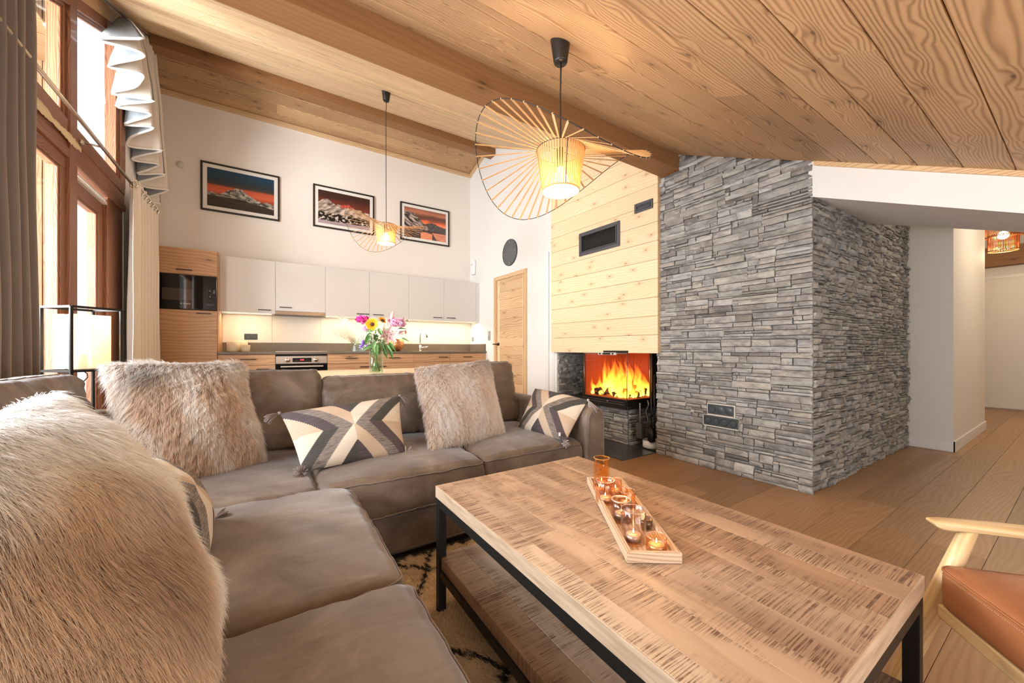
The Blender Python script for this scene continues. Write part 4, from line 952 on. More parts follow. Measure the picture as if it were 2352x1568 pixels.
# ---------------------------------------------------------------- pendants
SHADEW=plain('black_wire',(.012,.012,.012),.5)
def mat_raff():
    n=NT('raffia_strip'); g=n.gc(); f=n.noise(n.vmul(g,(40,600,600)),1,3)
    c=n.ramp(f,[(.3,(.60,.36,.16)),(.7,(.82,.58,.31))]); tr=n.N('BsdfTranslucent',Color=(.85,.58,.28,1)); b=n.N('BsdfPrincipled',Base_Color=c,Roughness=.5)
    return n.surf(n.N('MixShader',i0=.45,i1=b.outputs[0],i2=tr.outputs[0]))
RAFF=mat_raff()
def pendant(x,y,ztop_shade,zc,label,rot,R_=.39,tilt=0,scale=1.0,amp=.125,base=-.06,phase=60):
    t=thing('pendant_lamp',label,'pendant lamp',(x,y,zc),0,'woven straw hat pendants')
    C0=Vector((x,y,0)); a0=math.radians(-32.9)
    rt,rb,hc=.107*scale,.082*scale,.178*scale; zb_=ztop_shade-hc
    # ceiling cup
    nrm=Vector((0,-.43,.90)).normalized()
    m=MB(); m.lathe([(.001,0),(.028,.0),(.031,.006),(.047,.118),(.047,.125),(.001,.125)],M=Matrix.Translation((x+.03*0,y,zc-.115)),n=32); m.build('ceiling_cup',plain('satin_black',(.014,.013,.012),.35),t)
    m=MB(); m.tube([(x+.003,y,zc-.113),(x+.001,y,zc-.17),(x-.004,y-.004,zc-.25),(x,y,ztop_shade+.1),(x,y,ztop_shade-.04)],.0035,8); m.build('cord',BLACKP,t)
    m=MB(); m.tube([(x,y,ztop_shade+.01),(x,y,ztop_shade-.075)],.017,16); m.build('bulb_holder',BLACKP,t)
    m=MB(); m.lathe([(.012,ztop_shade-.07),(.016,ztop_shade-.085),(.030,ztop_shade-.115),(.031,ztop_shade-.128),(.022,ztop_shade-.148),(.001,ztop_shade-.158)],c=(x,y,0),n=20); m.build('bulb',BULB,t)
    pl=bpy.data.lights.new('pendant_light','POINT'); pl.energy=PEND; pl.color=(1,.72,.42); pl.shadow_soft_size=.035; o=bpy.data.objects.new('pendant_light',pl); col.objects.link(o); o.location=(x,y,ztop_shade-.19); attach(o,t)
    def dirv(ph): # ph measured from camera forward, clockwise to the right
        th=a0+0; fx,fy=math.sin(-th),math.cos(-th); rx,ry=fy,-fx
        return Vector((fx*math.cos(ph)+rx*math.sin(ph),fy*math.cos(ph)+ry*math.sin(ph),0))
    def rimpt(ph):
        zz=ztop_shade+base+amp*math.cos(2*(ph-math.radians(phase)))
        return C0+dirv(ph+rot)*R_*(1+.03*math.cos(2*ph))+Vector((0,0,zz))
    n=48
    m=MB(); m.tube([rimpt(2*PI*i/160) for i in range(160)],.0018,5,closed=True); m.build('brim_wire',SHADEW,t)
    m=MB()
    for i in range(n):
        ph=2*PI*(i+.5)/n; p=rimpt(ph); q=C0+dirv(ph+rot)*rt+Vector((0,0,ztop_shade)); tn=Vector((-dirv(ph+rot).y,dirv(ph+rot).x,0))
        w1,w0=.0045,.0034; nn=(p-q).cross(tn).normalized()*.0007
        V=[q-tn*w0-nn,q+tn*w0-nn,p+tn*w1-nn,p-tn*w1-nn,q-tn*w0+nn,q+tn*w0+nn,p+tn*w1+nn,p-tn*w1+nn]
        L=(p-q).length; o_=random.random()*9; G=[(o_,0,0),(o_,.006,0),(o_+L,.006,0),(o_+L,0,0)]*2
        m.add(V,[(0,3,2,1),(4,5,6,7),(0,1,5,4),(1,2,6,5),(2,3,7,6),(3,0,4,7)],G)
        # wrap at the rim
        m.ball(p,.0034,6,4)
    m.build('brim_strips',RAFF,t)
    m=MB(); 
    for r_,z_ in ((rt,ztop_shade),(rb,zb_)): m.tube([C0+Vector((r_*math.cos(2*PI*k/48),r_*math.sin(2*PI*k/48),z_)) for k in range(48)],.0022,6,closed=True)
    for k in range(4):
        th=PI/4+k*PI/2+.35; m.tube([C0+Vector((rt*math.cos(th),rt*math.sin(th),ztop_shade)),C0+Vector((rb*math.cos(th),rb*math.sin(th),zb_))],.0018,5)
    m.tube([C0+Vector((-rt,0,ztop_shade)),C0+Vector((rt,0,ztop_shade))],.0016,5); m.build('cone_wire',SHADEW,t)
    m=MB(); n=56
    for i in range(n):
        th=2*PI*i/n; c_,s_=math.cos(th),math.sin(th); tn=Vector((-s_,c_,0)); q=C0+Vector((rt*c_,rt*s_,ztop_shade)); p=C0+Vector((rb*c_,rb*s_,zb_)); nn=Vector((c_,s_,0))*.0008
        V=[q-tn*.0040-nn,q+tn*.0040-nn,p+tn*.0034-nn,p-tn*.0034-nn,q-tn*.0040+nn,q+tn*.0040+nn,p+tn*.0034+nn,p-tn*.0034+nn]; o_=random.random()*9
        m.add(V,[(0,3,2,1),(4,5,6,7),(0,1,5,4),(1,2,6,5),(2,3,7,6),(3,0,4,7)],[(o_,0,0),(o_,.006,0),(o_+hc,.006,0),(o_+hc,0,0)]*2)
    m.tube([C0+Vector((rb*math.cos(2*PI*k/48),rb*math.sin(2*PI*k/48),zb_-.002)) for k in range(48)],.0036,6,closed=True)
    m.build('cone_strips',RAFF,t)
pendant(1.10,1.30,1.852,f_ceil(1.30)+.02,'large woven straw pendant hanging near the camera over the coffee table',0)
pendant(1.01,3.92,2.222,f_ceil(3.92)+.02,'far woven straw pendant hanging over the dining table in front of the pictures',math.radians(8),amp=.13,phase=40)
# ---------------------------------------------------------------- hall lamp
t=thing('ceiling_lamp','copper two-tier perforated ceiling lamp glowing in the hallway','ceiling lamp',(8,.645,2.25))
def perf(nm,r,z0,z1,diag):
    m=MB(); n=60
    if diag:
        for s in (1,-1):
            for i in range(n):
                m.tube([(8+r*math.cos(2*PI*(i+s*q*5)/n),.645+r*math.sin(2*PI*(i+s*q*5)/n),z0+(z1-z0)*q) for q in (0,.25,.5,.75,1)],.0022,4)
    else:
        for i in range(n): th=2*PI*i/n; m.tube([(8+r*math.cos(th),.645+r*math.sin(th),z0),(8+r*math.cos(th),.645+r*math.sin(th),z1)],.0034,4)
    for z in (z0,z1): m.tube([(8+r*math.cos(2*PI*k/40),.645+r*math.sin(2*PI*k/40),z) for k in range(40)],.006,6,closed=True)
    return m
CPR=plain('copper_lamp_metal',(.34,.13,.05),.35,.9)
perf('a',.155,2.42,2.62,True).build('upper_shade',CPR,t); perf('b',.128,2.24,2.44,False).build('lower_shade',CPR,t)
m=MB(); m.ball((8,.645,2.44),.05,16,10); m.build('bulb',BULB,t); m=MB(); m.tube([(8,.645,2.48),(8,.645,2.75)],.012,10); m.build('stem',BLACKP,t)
pl=bpy.data.lights.new('hall_light','POINT'); pl.energy=HALL; pl.color=(1,.74,.48); pl.shadow_soft_size=.06; o=bpy.data.objects.new('hall_light',pl); col.objects.link(o); o.location=(8,.645,2.20); attach(o,t)
pl=bpy.data.lights.new('hall_light_second','POINT'); pl.energy=HALL*.8; pl.color=(1,.84,.66); pl.shadow_soft_size=.1; o=bpy.data.objects.new('hall_light_second',pl); col.objects.link(o); o.location=(6.2,-.2,2.3)
# ---------------------------------------------------------------- floor lamp by the window
t=thing('floor_lamp','black wire cage floor lamp with a square glowing mesh shade by the window','floor lamp',(-.965,3.34,0))
Fc=Vector((-.965,3.245,0)); e1=Vector((.172,.155,0)); e2=Vector((-.165,.150,0)); s_=.0075
P=[Fc,Fc+e1,Fc+e1+e2,Fc+e2]; Z1,Z0=1.215,.835
def bar(m,a,b,w=.0135):
    d=(b-a).normalized(); h=Vector((0,0,1)) if abs(d.z)<.5 else e1.normalized(); s=d.cross(h).normalized(); h=s.cross(d)
    V=[p+s*i*w/2+h*j*w/2 for p in (a,b) for i,j in ((-1,-1),(1,-1),(1,1),(-1,1))]
    m.add(V,[(0,1,2,3),(7,6,5,4),(0,4,5,1),(1,5,6,2),(2,6,7,3),(3,7,4,0)])
m=MB()
for i in range(4):
    for z in (Z1,Z0): bar(m,P[i]+Vector((0,0,z)),P[(i+1)%4]+Vector((0,0,z)))
    bar(m,P[i]+Vector((0,0,.0)),P[i]+Vector((0,0,Z1)))
    bar(m,P[i]+Vector((0,0,.01)),P[(i+1)%4]+Vector((0,0,.01)))
bar(m,P[0].lerp(P[1],.5)+Vector((0,0,Z0)),P[3].lerp(P[2],.5)+Vector((0,0,Z0)),.012)
m.build('cage_frame',BLACKM,t)
SH=NT('shade_mesh'); sg=SH.obj(); sv=SH.N('SeparateXYZ',Vector=sg)
dots=SH.math('GREATER_THAN',SH.math('MULTIPLY',SH.math('SINE',SH.math('MULTIPLY',sv.outputs[2],900)),SH.math('SINE',SH.math('MULTIPLY',SH.math('ADD',sv.outputs[0],sv.outputs[1]),700))),.35)
shb=SH.N('MixShader',i0=.62,i1=SH.N('BsdfPrincipled',Base_Color=(.90,.74,.52,1),Roughness=.5).outputs[0],i2=SH.N('BsdfTranslucent',Color=(.95,.80,.58,1)).outputs[0])
SH.surf(SH.N('MixShader',i0=SH.math('MULTIPLY_ADD',dots,.85),i1=shb.outputs[0],i2=SH.N('BsdfTransparent').outputs[0]))
i1=e1*.135; i2=e2*.135; Q=[P[0]+i1+i2,P[1]-i1+i2,P[2]-i1-i2,P[3]+i1-i2]
m=MB(); 
for i in range(4): a,b=Q[i],Q[(i+1)%4]; m.add([a+Vector((0,0,.845)),b+Vector((0,0,.845)),b+Vector((0,0,1.175)),a+Vector((0,0,1.175))],[(0,1,2,3)])
m.build('lamp_shade',SH.mat,t,solid=.0012)
cx,cy=(P[0]+P[2])/2 .__mul__(1) if False else ((P[0]+P[2])/2).xy
GB=thin_glass('amber_bulb_glass',(1,.93,.80),1.3)
m=MB(); m.lathe([(.014,.93),(.018,.945),(.045,.975),(.052,1.005),(.042,1.04),(.018,1.06),(.001,1.063)],c=(cx,cy,0),n=24); b_=m.build('bulb',GB,t)
m=MB(); pts=[]
for k in range(61):
    a=2*PI*k/60*3; pts.append((cx+.024*math.cos(a)*math.sin(a*.33+.6),cy+.024*math.sin(a)*math.sin(a*.33+.6),1.0+.026*math.cos(a*1.33)))
m.tube(pts,.0022,5); m.build('filament',emit('filament_glow',(1,.62,.22),60),b_)
m=MB(); m.tube([(cx,cy,.835),(cx,cy,.935)],.02,16); m.build('bulb_holder',BLACKP,t)
m=MB(); pts=[(cx+.02*math.sin(k*.9),cy+.015*math.cos(k*.7),.83-.02*k) for k in range(6)]; m.tube(pts,.0035,6); m.build('cord',BLACKP,t)
pl=bpy.data.lights.new('floor_lamp_light','POINT'); pl.energy=FLAMP; pl.color=(1,.72,.42); pl.shadow_soft_size=.03; o=bpy.data.objects.new('floor_lamp_light',pl); col.objects.link(o); o.location=(cx,cy,1.0); attach(o,t)
# ---------------------------------------------------------------- dining table, vase, bouquet
t=thing('dining_table','light oak dining table behind the sofa with a thick top','table',(.6,3.45,0))
m=MB(); y=2.875
while y<4.09: m.box(-.45,1.52,y,y+.1505,.715,.75,0); y+=.1515
m.build('tabletop',W_TABLE2,t,bevel=.0015)
m=MB(); m.box(-.42,1.49,2.90,4.06,.672,.714,0); m.build('apron',wood('dark_table_edge',(.10,.06,.03),(.17,.11,.07),(.22,.15,.10),knots=0),t)
for x,y in ((-.38,2.95),(1.45,2.95),(-.38,4.02),(1.45,4.02)):
    m=MB(); m.box(x-.035,x+.035,y-.035,y+.035,.001,.672,2); m.build('leg',W_TABLE2,t,bevel=.003)
VX,VY=.793,3.41
t=thing('glass_vase','cylindrical clear glass vase of water holding the bouquet on the dining table','vase',(VX,VY,.75))
CG2=thin_glass('vase_glass',(.90,.955,.93),1.5)
m=MB(); m.lathe([(.001,.752),(.057,.752),(.059,.756),(.059,.945),(.056,.946),(.055,.765),(.001,.763)],c=(VX,VY,0),n=40); m.build('body',CG2,t)
m=MB(); m.lathe([(.001,.766),(.0545,.766),(.0545,.885),(.001,.885)],c=(VX,VY,0),n=32); m.build('water',thin_glass('vase_water',(.86,.93,.88),1.12),t)
BQ=thing('flower_bouquet','mixed bouquet of peonies, sunflowers and a pink lily in the glass vase','bouquet',(VX,VY,.95))
R=random.Random(5)
LEAF=NT('leaf_green'); lf=LEAF.noise(LEAF.obj(),30,3); LEAF.bsdf(LEAF.mix(LEAF.ramp(LEAF.fac(),[(0,(.035,.11,.022)),(.5,(.10,.25,.055)),(1,(.24,.42,.16))]),(.05,.12,.03,1),LEAF.math('MULTIPLY',lf,.4)),.4)
STEMM=plain('flower_stem',(.16,.28,.08),.5)
def petal_mesh(m,c,dirx,up,L,w,curl,cup,n=7,rnd=None,tipw=.0,mat=0,gofs=0):
    d=Vector(dirx).normalized(); u=Vector(up); u=(u-d*u.dot(d)).normalized(); s=d.cross(u); V=[];G=[]
    for j in range(n+1):
        t_=j/n; ww=w*(math.sin(PI*min(1,t_**.75*.93+.07))**.8+tipw*t_)
        for i in range(5):
            a=(i-2)/2; V.append(Vector(c)+d*(L*t_*math.cos(curl*t_*.7))+u*(L*math.sin(curl*t_)*t_*.7+cup*ww*a*a)+s*ww*a*.5); G.append((t_,a,0))
    m.add(V,[(j*5+i,j*5+i+1,(j+1)*5+i+1,(j+1)*5+i) for j in range(n) for i in range(4)],G,rnd,mat,True)
def at(u,v,dz=0,off=0): # helper: bouquet-local placement, right/up in metres seen from the room
    r=Vector((.8396,-.5432,0)); f_=Vector((.5432,.8396,0)); return Vector((VX,VY,.95))+r*(u*.93+.040)+Vector((0,0,v+.052))-f_*off
def flower_ball(name,c,r,cols,n,label,seed,openness=1.0):
    R2=random.Random(seed); mt=NT(name+'_petal'); g=mt.gc(); tt=mt.N('SeparateXYZ',Vector=g).outputs[0]
    cc=mt.mix(mt.ramp(tt,[(0,cols[0]),(1,cols[1])]),c4(cols[2]),mt.math('MULTIPLY',mt.fac(),.6)); mt.bsdf(cc,.5,Sheen_Weight=.2)
    m=MB()
    for k in range(n):
        z=1-2*(k+.5)/n*.72; th=k*2.39996; q=math.sqrt(max(0,1-z*z)); d=Vector((q*math.cos(th),q*math.sin(th),z)).normalized()
        d=(d*.8+Vector((-.54,-.84,.35))*.35).normalized()
        petal_mesh(m,Vector(c)+d*r*.2,d,Vector((R2.uniform(-1,1),R2.uniform(-1,1),.6)),r*R2.uniform(.75,1.05),r*.62,R2.uniform(.4,1.1)*openness,.7,5,R2.random())
    return m.build(name,mt.mat,BQ,label=label)
flower_ball('peony',at(-.158,.195,0,.03),.058,((.55,.0,.16),(.90,.02,.36),(.95,.12,.48)),90,'magenta peony',1)
flower_ball('peony',at(.165,.165,0,.02),.064,((.55,.12,.30),(.80,.38,.60),(.86,.55,.72)),90,'pink peony',2)
flower_ball('peony',at(-.135,.125,0,-.01),.042,((.62,.30,.48),(.80,.55,.72),(.86,.66,.80)),60,'pale lilac peony',3)
flower_ball('peony',at(.10,.205,0,-.03),.038,((.60,.08,.34),(.80,.25,.52),(.80,.4,.6)),60,'small deep pink peony',4)
def sunflower(c,r,n,seed,face_):
    mt=NT('sunflower_petal'); mt.bsdf(mt.ramp(mt.N('SeparateXYZ',Vector=mt.gc()).outputs[0],[(0,(.75,.28,.01)),(.4,(.92,.52,.02)),(1,(.95,.66,.05))]),.5); R2=random.Random(seed)
    f_=Vector(face_).normalized(); a=f_.orthogonal().normalized(); b=f_.cross(a); m=MB()
    for ring in (0,1):
        for k in range(n):
            th=2*PI*(k+.5*ring)/n+R2.uniform(-.05,.05); d=a*math.cos(th)+b*math.sin(th); petal_mesh(m,Vector(c)+d*r*.24,d+f_*(.12+.1*ring),f_,r*.80*R2.uniform(.9,1.1),r*.30,.25,.3,5,R2.random())
    o=m.build('sunflower',mt.mat,BQ,label='golden yellow sunflower'); m=MB(); M=Matrix.Translation(Vector(c)+f_*.004)@f_.to_track_quat('Z','Y').to_matrix().to_4x4(); m.lathe([(.001,.010),(r*.12,.011),(r*.26,.006),(r*.29,-.002)],M=M,n=24); m.build('seed_disc',plain('sunflower_disc',(.06,.03,.015),.8,0,.5,400),o)
sunflower(at(-.055,.175,0,.06),.056,15,1,(-.4,-.85,.12)); sunflower(at(.015,.21,0,.0),.045,13,2,(.35,-.6,.7))
LY=NT('lily_petal'); g=LY.N('SeparateXYZ',Vector=LY.gc()); mid=LY.ramp(LY.math('ABSOLUTE',g.outputs[1],0),[(0.0,1),(.45,0)]); cL=LY.mix((.93,.80,.80,1),(.62,.05,.16,1),LY.math('MULTIPLY',mid,LY.ramp(g.outputs[0],[(.05,0),(.25,.9),(.9,.0)]))); LY.bsdf(cL,.45)
def lily(c,f_,L,op,label,n=6,ph=0):
    f_=Vector(f_).normalized(); a=f_.orthogonal().normalized(); b=f_.cross(a); m=MB()
    for k in range(n): th=2*PI*k/n+ph; d=(a*math.cos(th)+b*math.sin(th))*op+f_*(1-op*.6); petal_mesh(m,c,d,f_*-1 if op>.7 else f_,L,L*.36,-.55 if op>.7 else .2,-.35,9)
    o=m.build('lily',LY.mat,BQ,label=label); m=MB()
    if op>.6:
        for k in range(6): th=2*PI*k/6+.3; tip=Vector(c)+f_*.055+(a*math.cos(th)+b*math.sin(th))*.022; m.tube([c,tip],.0009,4); m.ball(tip,.0035,6,4,sc=(1,1,2))
        m.build('stamens',plain('lily_stamen',(.50,.14,.05),.6),o)
lily(at(.095,.075,0,.12),(.1,-.95,.1),.118,.95,'large open pink and white lily',ph=.5)
lily(at(.15,.10,0,.05),(.75,-.5,.35),.085,.45,'half open pale lily')
def bud(c,d,L,w,colr,name='lily_bud'):
    m=MB(); M=Matrix.Translation(c)@Vector(d).to_track_quat('Z','Y').to_matrix().to_4x4(); m.lathe([(.001,0),(w*.5,L*.1),(w,L*.45),(w*.8,L*.75),(.001,L)],M=M,n=10,rmod=lambda th:1+.12*math.cos(3*th)); m.build(name,plain(name+'_tone',colr,.5),BQ)
bud(at(.098,.20,0,.02),(.25,-.1,1),.105,.014,(.84,.55,.52)); bud(at(.185,.185,0,-.01),(.35,.1,.8),.07,.012,(.76,.45,.42)); bud(at(.075,.165,0,.03),(-.2,-.1,1),.07,.010,(.86,.66,.56)); bud(at(.045,.135,0,.07),(.1,-.4,1),.06,.012,(.88,.82,.55))
for u,v in ((.21,.165),(.225,.11),(.205,.20),(.23,.095)): bud(at(u,v),(.6,0,.4+R.random()),.022,.007,(.62,.25,.22),'small_bud')
bud(at(-.142,-.005,0,.05),(-.1,-.2,.9),.05,.012,(.20,.07,.62),'iris'); bud(at(-.155,.0,0,.04),(-.5,-.2,-.6),.04,.010,(.24,.08,.70),'iris'); bud(at(-.125,.0,0,.05),(.6,-.2,-.5),.036,.009,(.30,.12,.75),'iris')
mb=MB(); ms=MB()
for k in range(330):
    u=R.gauss(-.125,.042) if R.random()<.75 else R.gauss(.0,.06); v=R.gauss(.055,.040); c=at(u,v,0,R.uniform(-.03,.06)); mb.ball(c,R.uniform(.0030,.0055),6,4)
    if k%3==0: ms.tube([c,c.lerp(at(-.02,-.05),.5),at(-.01,-.08)],.0008,4)
o=mb.build('gypsophila',plain('white_blossom',(.93,.93,.90),.6),BQ); o['kind']='stuff'; ms.build('gypsophila_stem',STEMM,BQ)
leaves=[(-.07,.10,-.35,-.9,.13,.055),(-.045,.04,.1,-1,.13,.06),(.03,.12,.3,-.5,.09,.04),(.0,.14,.5,-.7,.10,.045),(-.10,.04,-.6,-.5,.10,.05),(-.03,-.01,-.5,-.85,.12,.05),(.03,.0,.25,-1,.14,.045),(.07,.0,.6,-.7,.12,.04),(-.02,.09,-.2,-.9,.10,.06),(.06,.13,.9,-.2,.10,.04),(.20,.06,.8,-.3,.09,.02),(.19,.14,.9,.0,.08,.018),(-.06,-.01,-.9,-.4,.10,.045),(-.01,-.0,.1,-1,.12,.04),(-.01,.05,.4,-.7,.12,.05),(.10,.02,.6,-.7,.12,.035),(-.05,.13,-.7,-.2,.09,.045),(.10,.0,.2,-1,.15,.04)]
for (u,v,du,dv,L,w_) in leaves:
    m=MB(); r=Vector((.8396,-.5432,0)); f_=Vector((.5432,.8396,0)); d=r*du+Vector((0,0,dv))-f_*.35; petal_mesh(m,at(u,v,0,R.uniform(.0,.06)),d,-f_+Vector((0,0,.4)),L*.9,w_*.72,R.uniform(-.7,.1),R.uniform(.3,.7),7,R.random()); m.build('leaf',LEAF.mat,BQ)
m=MB()
for k in range(16):
    th=2*PI*k/16; b=Vector((VX+.035*math.cos(th),VY+.035*math.sin(th),.772)); e=at(R.uniform(-.13,.15),R.uniform(.05,.16)); mid=Vector((VX-.02*math.cos(th),VY-.02*math.sin(th),.93)); m.tube([b,mid,e],.0032,6)
m.build('stem',STEMM,BQ)

# ---------------------------------------------------------------- sofa
def rrect(t,a,b,r):
    """point on a rounded rectangle (half sizes a,b, radius r), t in 0..1 by arc length"""
    segs=[2*(b-r),PI*r/2,2*(a-r),PI*r/2,2*(b-r),PI*r/2,2*(a-r),PI*r/2]; tot=sum(segs); s=(t%1)*tot
    for i,L in enumerate(segs):
        if s<=L or i==7: break
        s-=L
    q=s/L if L>0 else 0
    if i==0: return (a,-b+r+s)
    if i==1: return (a-r+r*math.cos(q*PI/2),b-r+r*math.sin(q*PI/2))
    if i==2: return (a-r-s,b)
    if i==3: return (-a+r-r*math.sin(q*PI/2),b-r+r*math.cos(q*PI/2))
    if i==4: return (-a,b-r-s)
    if i==5: return (-a+r-r*math.cos(q*PI/2),-b+r-r*math.sin(q*PI/2))
    if i==6: return (-a+r+s,-b)
    return (a-r+r*math.sin(q*PI/2),-b+r-r*math.cos(q*PI/2))
def cushion(name,parent,M,a,b,h,crown=.03,bulge=.012,seed=0,rad=.035,wr=.009,sag=0,n=132,pipe=True,top_drop=None):
    """soft box cushion; local XY = half sizes a,b ; Z thickness h"""
    prof=[(0,-.5,0),(.35,-.5,0),(.7,-.5,0),(.93,-.5,0),(1,-.42,.2),(1,-.3,.6),(1,-.1,1),(1,.1,1),(1,.3,.6),(1,.41,.15),(.985,.455,0),(.95,.5,0)]+[(k/14,.5,0) for k in range(13,-1,-1)]
    m=MB(); V=[];G=[]
    for (rs,zf,bl) in prof:
        for k in range(n):
            x,y=rrect(k/n,a,b,rad); x*=max(rs,1e-4); y*=max(rs,1e-4)
            u,v=x/a,y/b; e=max(0,(1-abs(u)**2.6))*max(0,(1-abs(v)**2.6))
            z=zf*h
            if zf>=.45: z+=crown*e**.6
            if zf<=-.45: z-=crown*.3*e**.6
            o_=bulge*bl; px,py=rrect(k/n,1,1,.2); x+=px*o_*(1 if abs(px)>.9 else .5); y+=py*o_*(1 if abs(py)>.9 else .5)
            w=mn.noise(Vector((x*7+seed*3.1,y*7,z*6+seed)))*.6+mn.noise(Vector((x*19,y*19+seed,z*14)))*.25
            edge=max(abs(u),abs(v))**6
            pk=mn.noise(Vector(((x if abs(v)>abs(u) else y)*34,seed*1.7,(y if abs(v)>abs(u) else x)*5)))*edge
            d=wr*(w*1.0+pk*.9)
            z+=d if abs(zf)>.4 else 0
            if abs(zf)<.4: x+=d*px*.8; y+=d*py*.8
            if top_drop: z+=0; y+=top_drop(u,v)*(.5+zf*.0)
            V.append(M@Vector((x,y,z))); G.append((x,y,z))
    L=len(prof)
    F=[(i*n+k,i*n+(k+1)%n,(i+1)*n+(k+1)%n,(i+1)*n+k) for i in range(L-1) for k in range(n)]
    F+=[tuple(range(n-1,-1,-1)),tuple((L-1)*n+k for k in range(n))]
    m.add(V,F,G,None,0,True); o=m.build(name,SUEDE,parent)
    if pipe:
        for idx in (9,4):
            mp=MB(); c=M@Vector((0,0,0)); pts=[]
            for k in range(n):
                p=V[idx*n+k]; pts.append(p+(p-c).normalized()*.0012)
            mp.tube(pts,.0030,5,closed=True); mp.build('piping',SUEDE,o)
    return o
def TR(x,y,z): return Matrix.Translation((x,y,z))
SO=thing('sectional_sofa','large taupe suede L-shaped sofa with loose seat and back cushions','sofa',(.3,2,0))
def rbox(x0,x1,y0,y1,z0,z1,name,r=.03,lab=None,seg=4):
    m=MB(); m.box(x0,x1,y0,y1,z0,z1,off=False); return m.build(name,SUEDE,SO,bevel=r,seg=seg,label=lab)
rbox(-.96,1.60,1.712,2.74,.035,.222,'base',.015); rbox(-.96,.305,-.25,1.716,.035,.222,'base',.015)
rbox(-.94,1.62,2.56,2.745,.2225,.665,'back_frame',.05); rbox(-.96,-.80,-.25,2.56,.2225,.665,'back_frame',.05)
m=MB(); pts=[]; 
# slim rounded arm
poly=[(1.615,.035),(1.775,.035)]+[(1.775-.0,.50)]+[(1.695+.080*math.cos(a),.535+.075*math.sin(a)) for a in [PI*k/12 for k in range(1,12)]]+[(1.615,.50)]
m.prism(poly,1.665,2.74,1,off=False); m.sm=[True]*len(m.sm); m.build('arm',SUEDE,SO,bevel=.025,seg=4,ang=50)
mp=MB(); mp.tube([(1.695+(p[0]-1.695)*.80,1.6655,(p[1]-.016 if p[1]>.5 else p[1]+(.02 if p[1]<.1 else 0))) for p in poly],.0035,6,closed=True); mp.build('piping',SUEDE,SO)
for x,y in ((-.9,-.15),(.2,-.15),(-.9,2.65),(1.7,2.65),(1.7,1.75),(.25,1.8)): m=MB(); m.box(x-.03,x+.03,y-.03,y+.03,.0005,.036); m.build('foot',BLACKM,SO)
m=MB(); m.tube([(.315,1.708,.052),(1.60,1.708,.052)],.005,6); m.tube([(.309,-.24,.052),(.309,1.70,.052)],.005,6); m.build('base_piping',PIPE,SO)
SZ=.318; SH_=.178
cushion('seat_cushion',SO,TR(-.235,2.085,SZ),.400,.420,SH_,.030,.012,1)
cushion('seat_cushion',SO,TR(.548,2.075,SZ),.372,.400,SH_,.034,.016,2)
cushion('seat_cushion',SO,TR(1.262,2.085,SZ),.338,.395,SH_,.034,.014,3)
cushion('seat_cushion',SO,TR(-.235,1.285,SZ+.002),.515,.365,SH_+.006,.034,.018,4,wr=.011)
cushion('seat_cushion',SO,TR(-.235,.520,SZ+.002),.520,.385,SH_+.006,.036,.018,5,wr=.011)
def backc(xc,y,w,h,z0,lean,seed,rz=0,t=.17,roll=0):
    M=TR(xc,y,z0)@Matrix.Rotation(rz,4,'Z')@Matrix.Rotation(math.radians(90-lean),4,'X')@Matrix.Rotation(roll,4,'Z')@TR(0,h/2,0)
    return cushion('back_cushion',SO,M,w/2,h/2,t,.045,.012,seed,rad=.05,wr=.022)
backc(-.115,2.475,.74,.440,.40,14,11)
backc(.610,2.475,.70,.395,.40,16,12)
backc(1.300,2.480,.64,.455,.40,12,13,roll=math.radians(1.5))
backc(-.70,1.18,.74,.445,.40,14,14,rz=math.radians(90))
backc(-.70,.42,.74,.44,.40,14,15,rz=math.radians(90))
backc(-.69,2.10,.66,.455,.40,16,16,rz=math.radians(86))
# ---------------------------------------------------------------- pillows
def patch(c,t,bow=0.0,rag=0.0):
    BL,BR,TL,TR_=[np.array(q,float) for q in c]
    Zn=np.cross(BR-BL+TR_-TL,TL-BL+TR_-BR); Zn/=np.linalg.norm(Zn)
    def S(u,v,side):
        u=np.asarray(u,float);v=np.asarray(v,float)
        pin=.035; uu=u*(1-pin*(1-v*v)*0-pin*(1-np.abs(v)**2)*1.0+pin*.0); vv=v*(1-pin*(1-np.abs(u)**2))
        a=((uu+1)/2)[...,None]; b=((vv+1)/2)[...,None]
        P=BL*(1-a)*(1-b)+BR*a*(1-b)+TL*(1-a)*b+TR_*a*b
        T=t/2*np.clip((1-np.abs(u)**2.3)*(1-np.abs(v)**2.3),0,1)**.55*(1+.10*np.sin(u*3.1+1)*np.cos(v*2.7))
        W=rag*(np.sin(u*5+v*3)*np.cos(v*6-u))*np.clip((1-np.abs(u)**4)*(1-np.abs(v)**4),0,1)
        bo=bow*(u*u-.3)
        return P+Zn*(side*T+W-bo)[...,None]
    return S,Zn
def pillow_mesh(name,S,mats,parent,n=44):
    m=MB(); g=np.linspace(-1,1,n+1); 
    g=np.sign(g)*(1-(1-np.abs(g))**1.35)
    U,Vv=np.meshgrid(g,g)
    for side in (1,-1):
        P=S(U,Vv,side).reshape(-1,3); G=np.stack([U.ravel(),Vv.ravel(),np.full(U.size,side*.5)],1); W=n+1
        F=[((j*W+i),(j*W+i+1),((j+1)*W+i+1),((j+1)*W+i)) for j in range(n) for i in range(n)]
        if side<0: F=[q[::-1] for q in F]
        m.add(P.tolist(),F,G.tolist(),.5,0,True)
    return m.build(name,mats,parent)
def fur_mat():
    n=NT('faux_fur_strand'); c=n.N('Attribute',{'attribute_name':'col'}).outputs['Color']
    return n.surf(n.N('MixShader',i0=.58,i1=n.N('BsdfPrincipled',Base_Color=c,Roughness=.45,Specular_IOR_Level=.35).outputs[0],i2=n.N('BsdfTranslucent',Color=c).outputs[0]))
FURM=fur_mat()
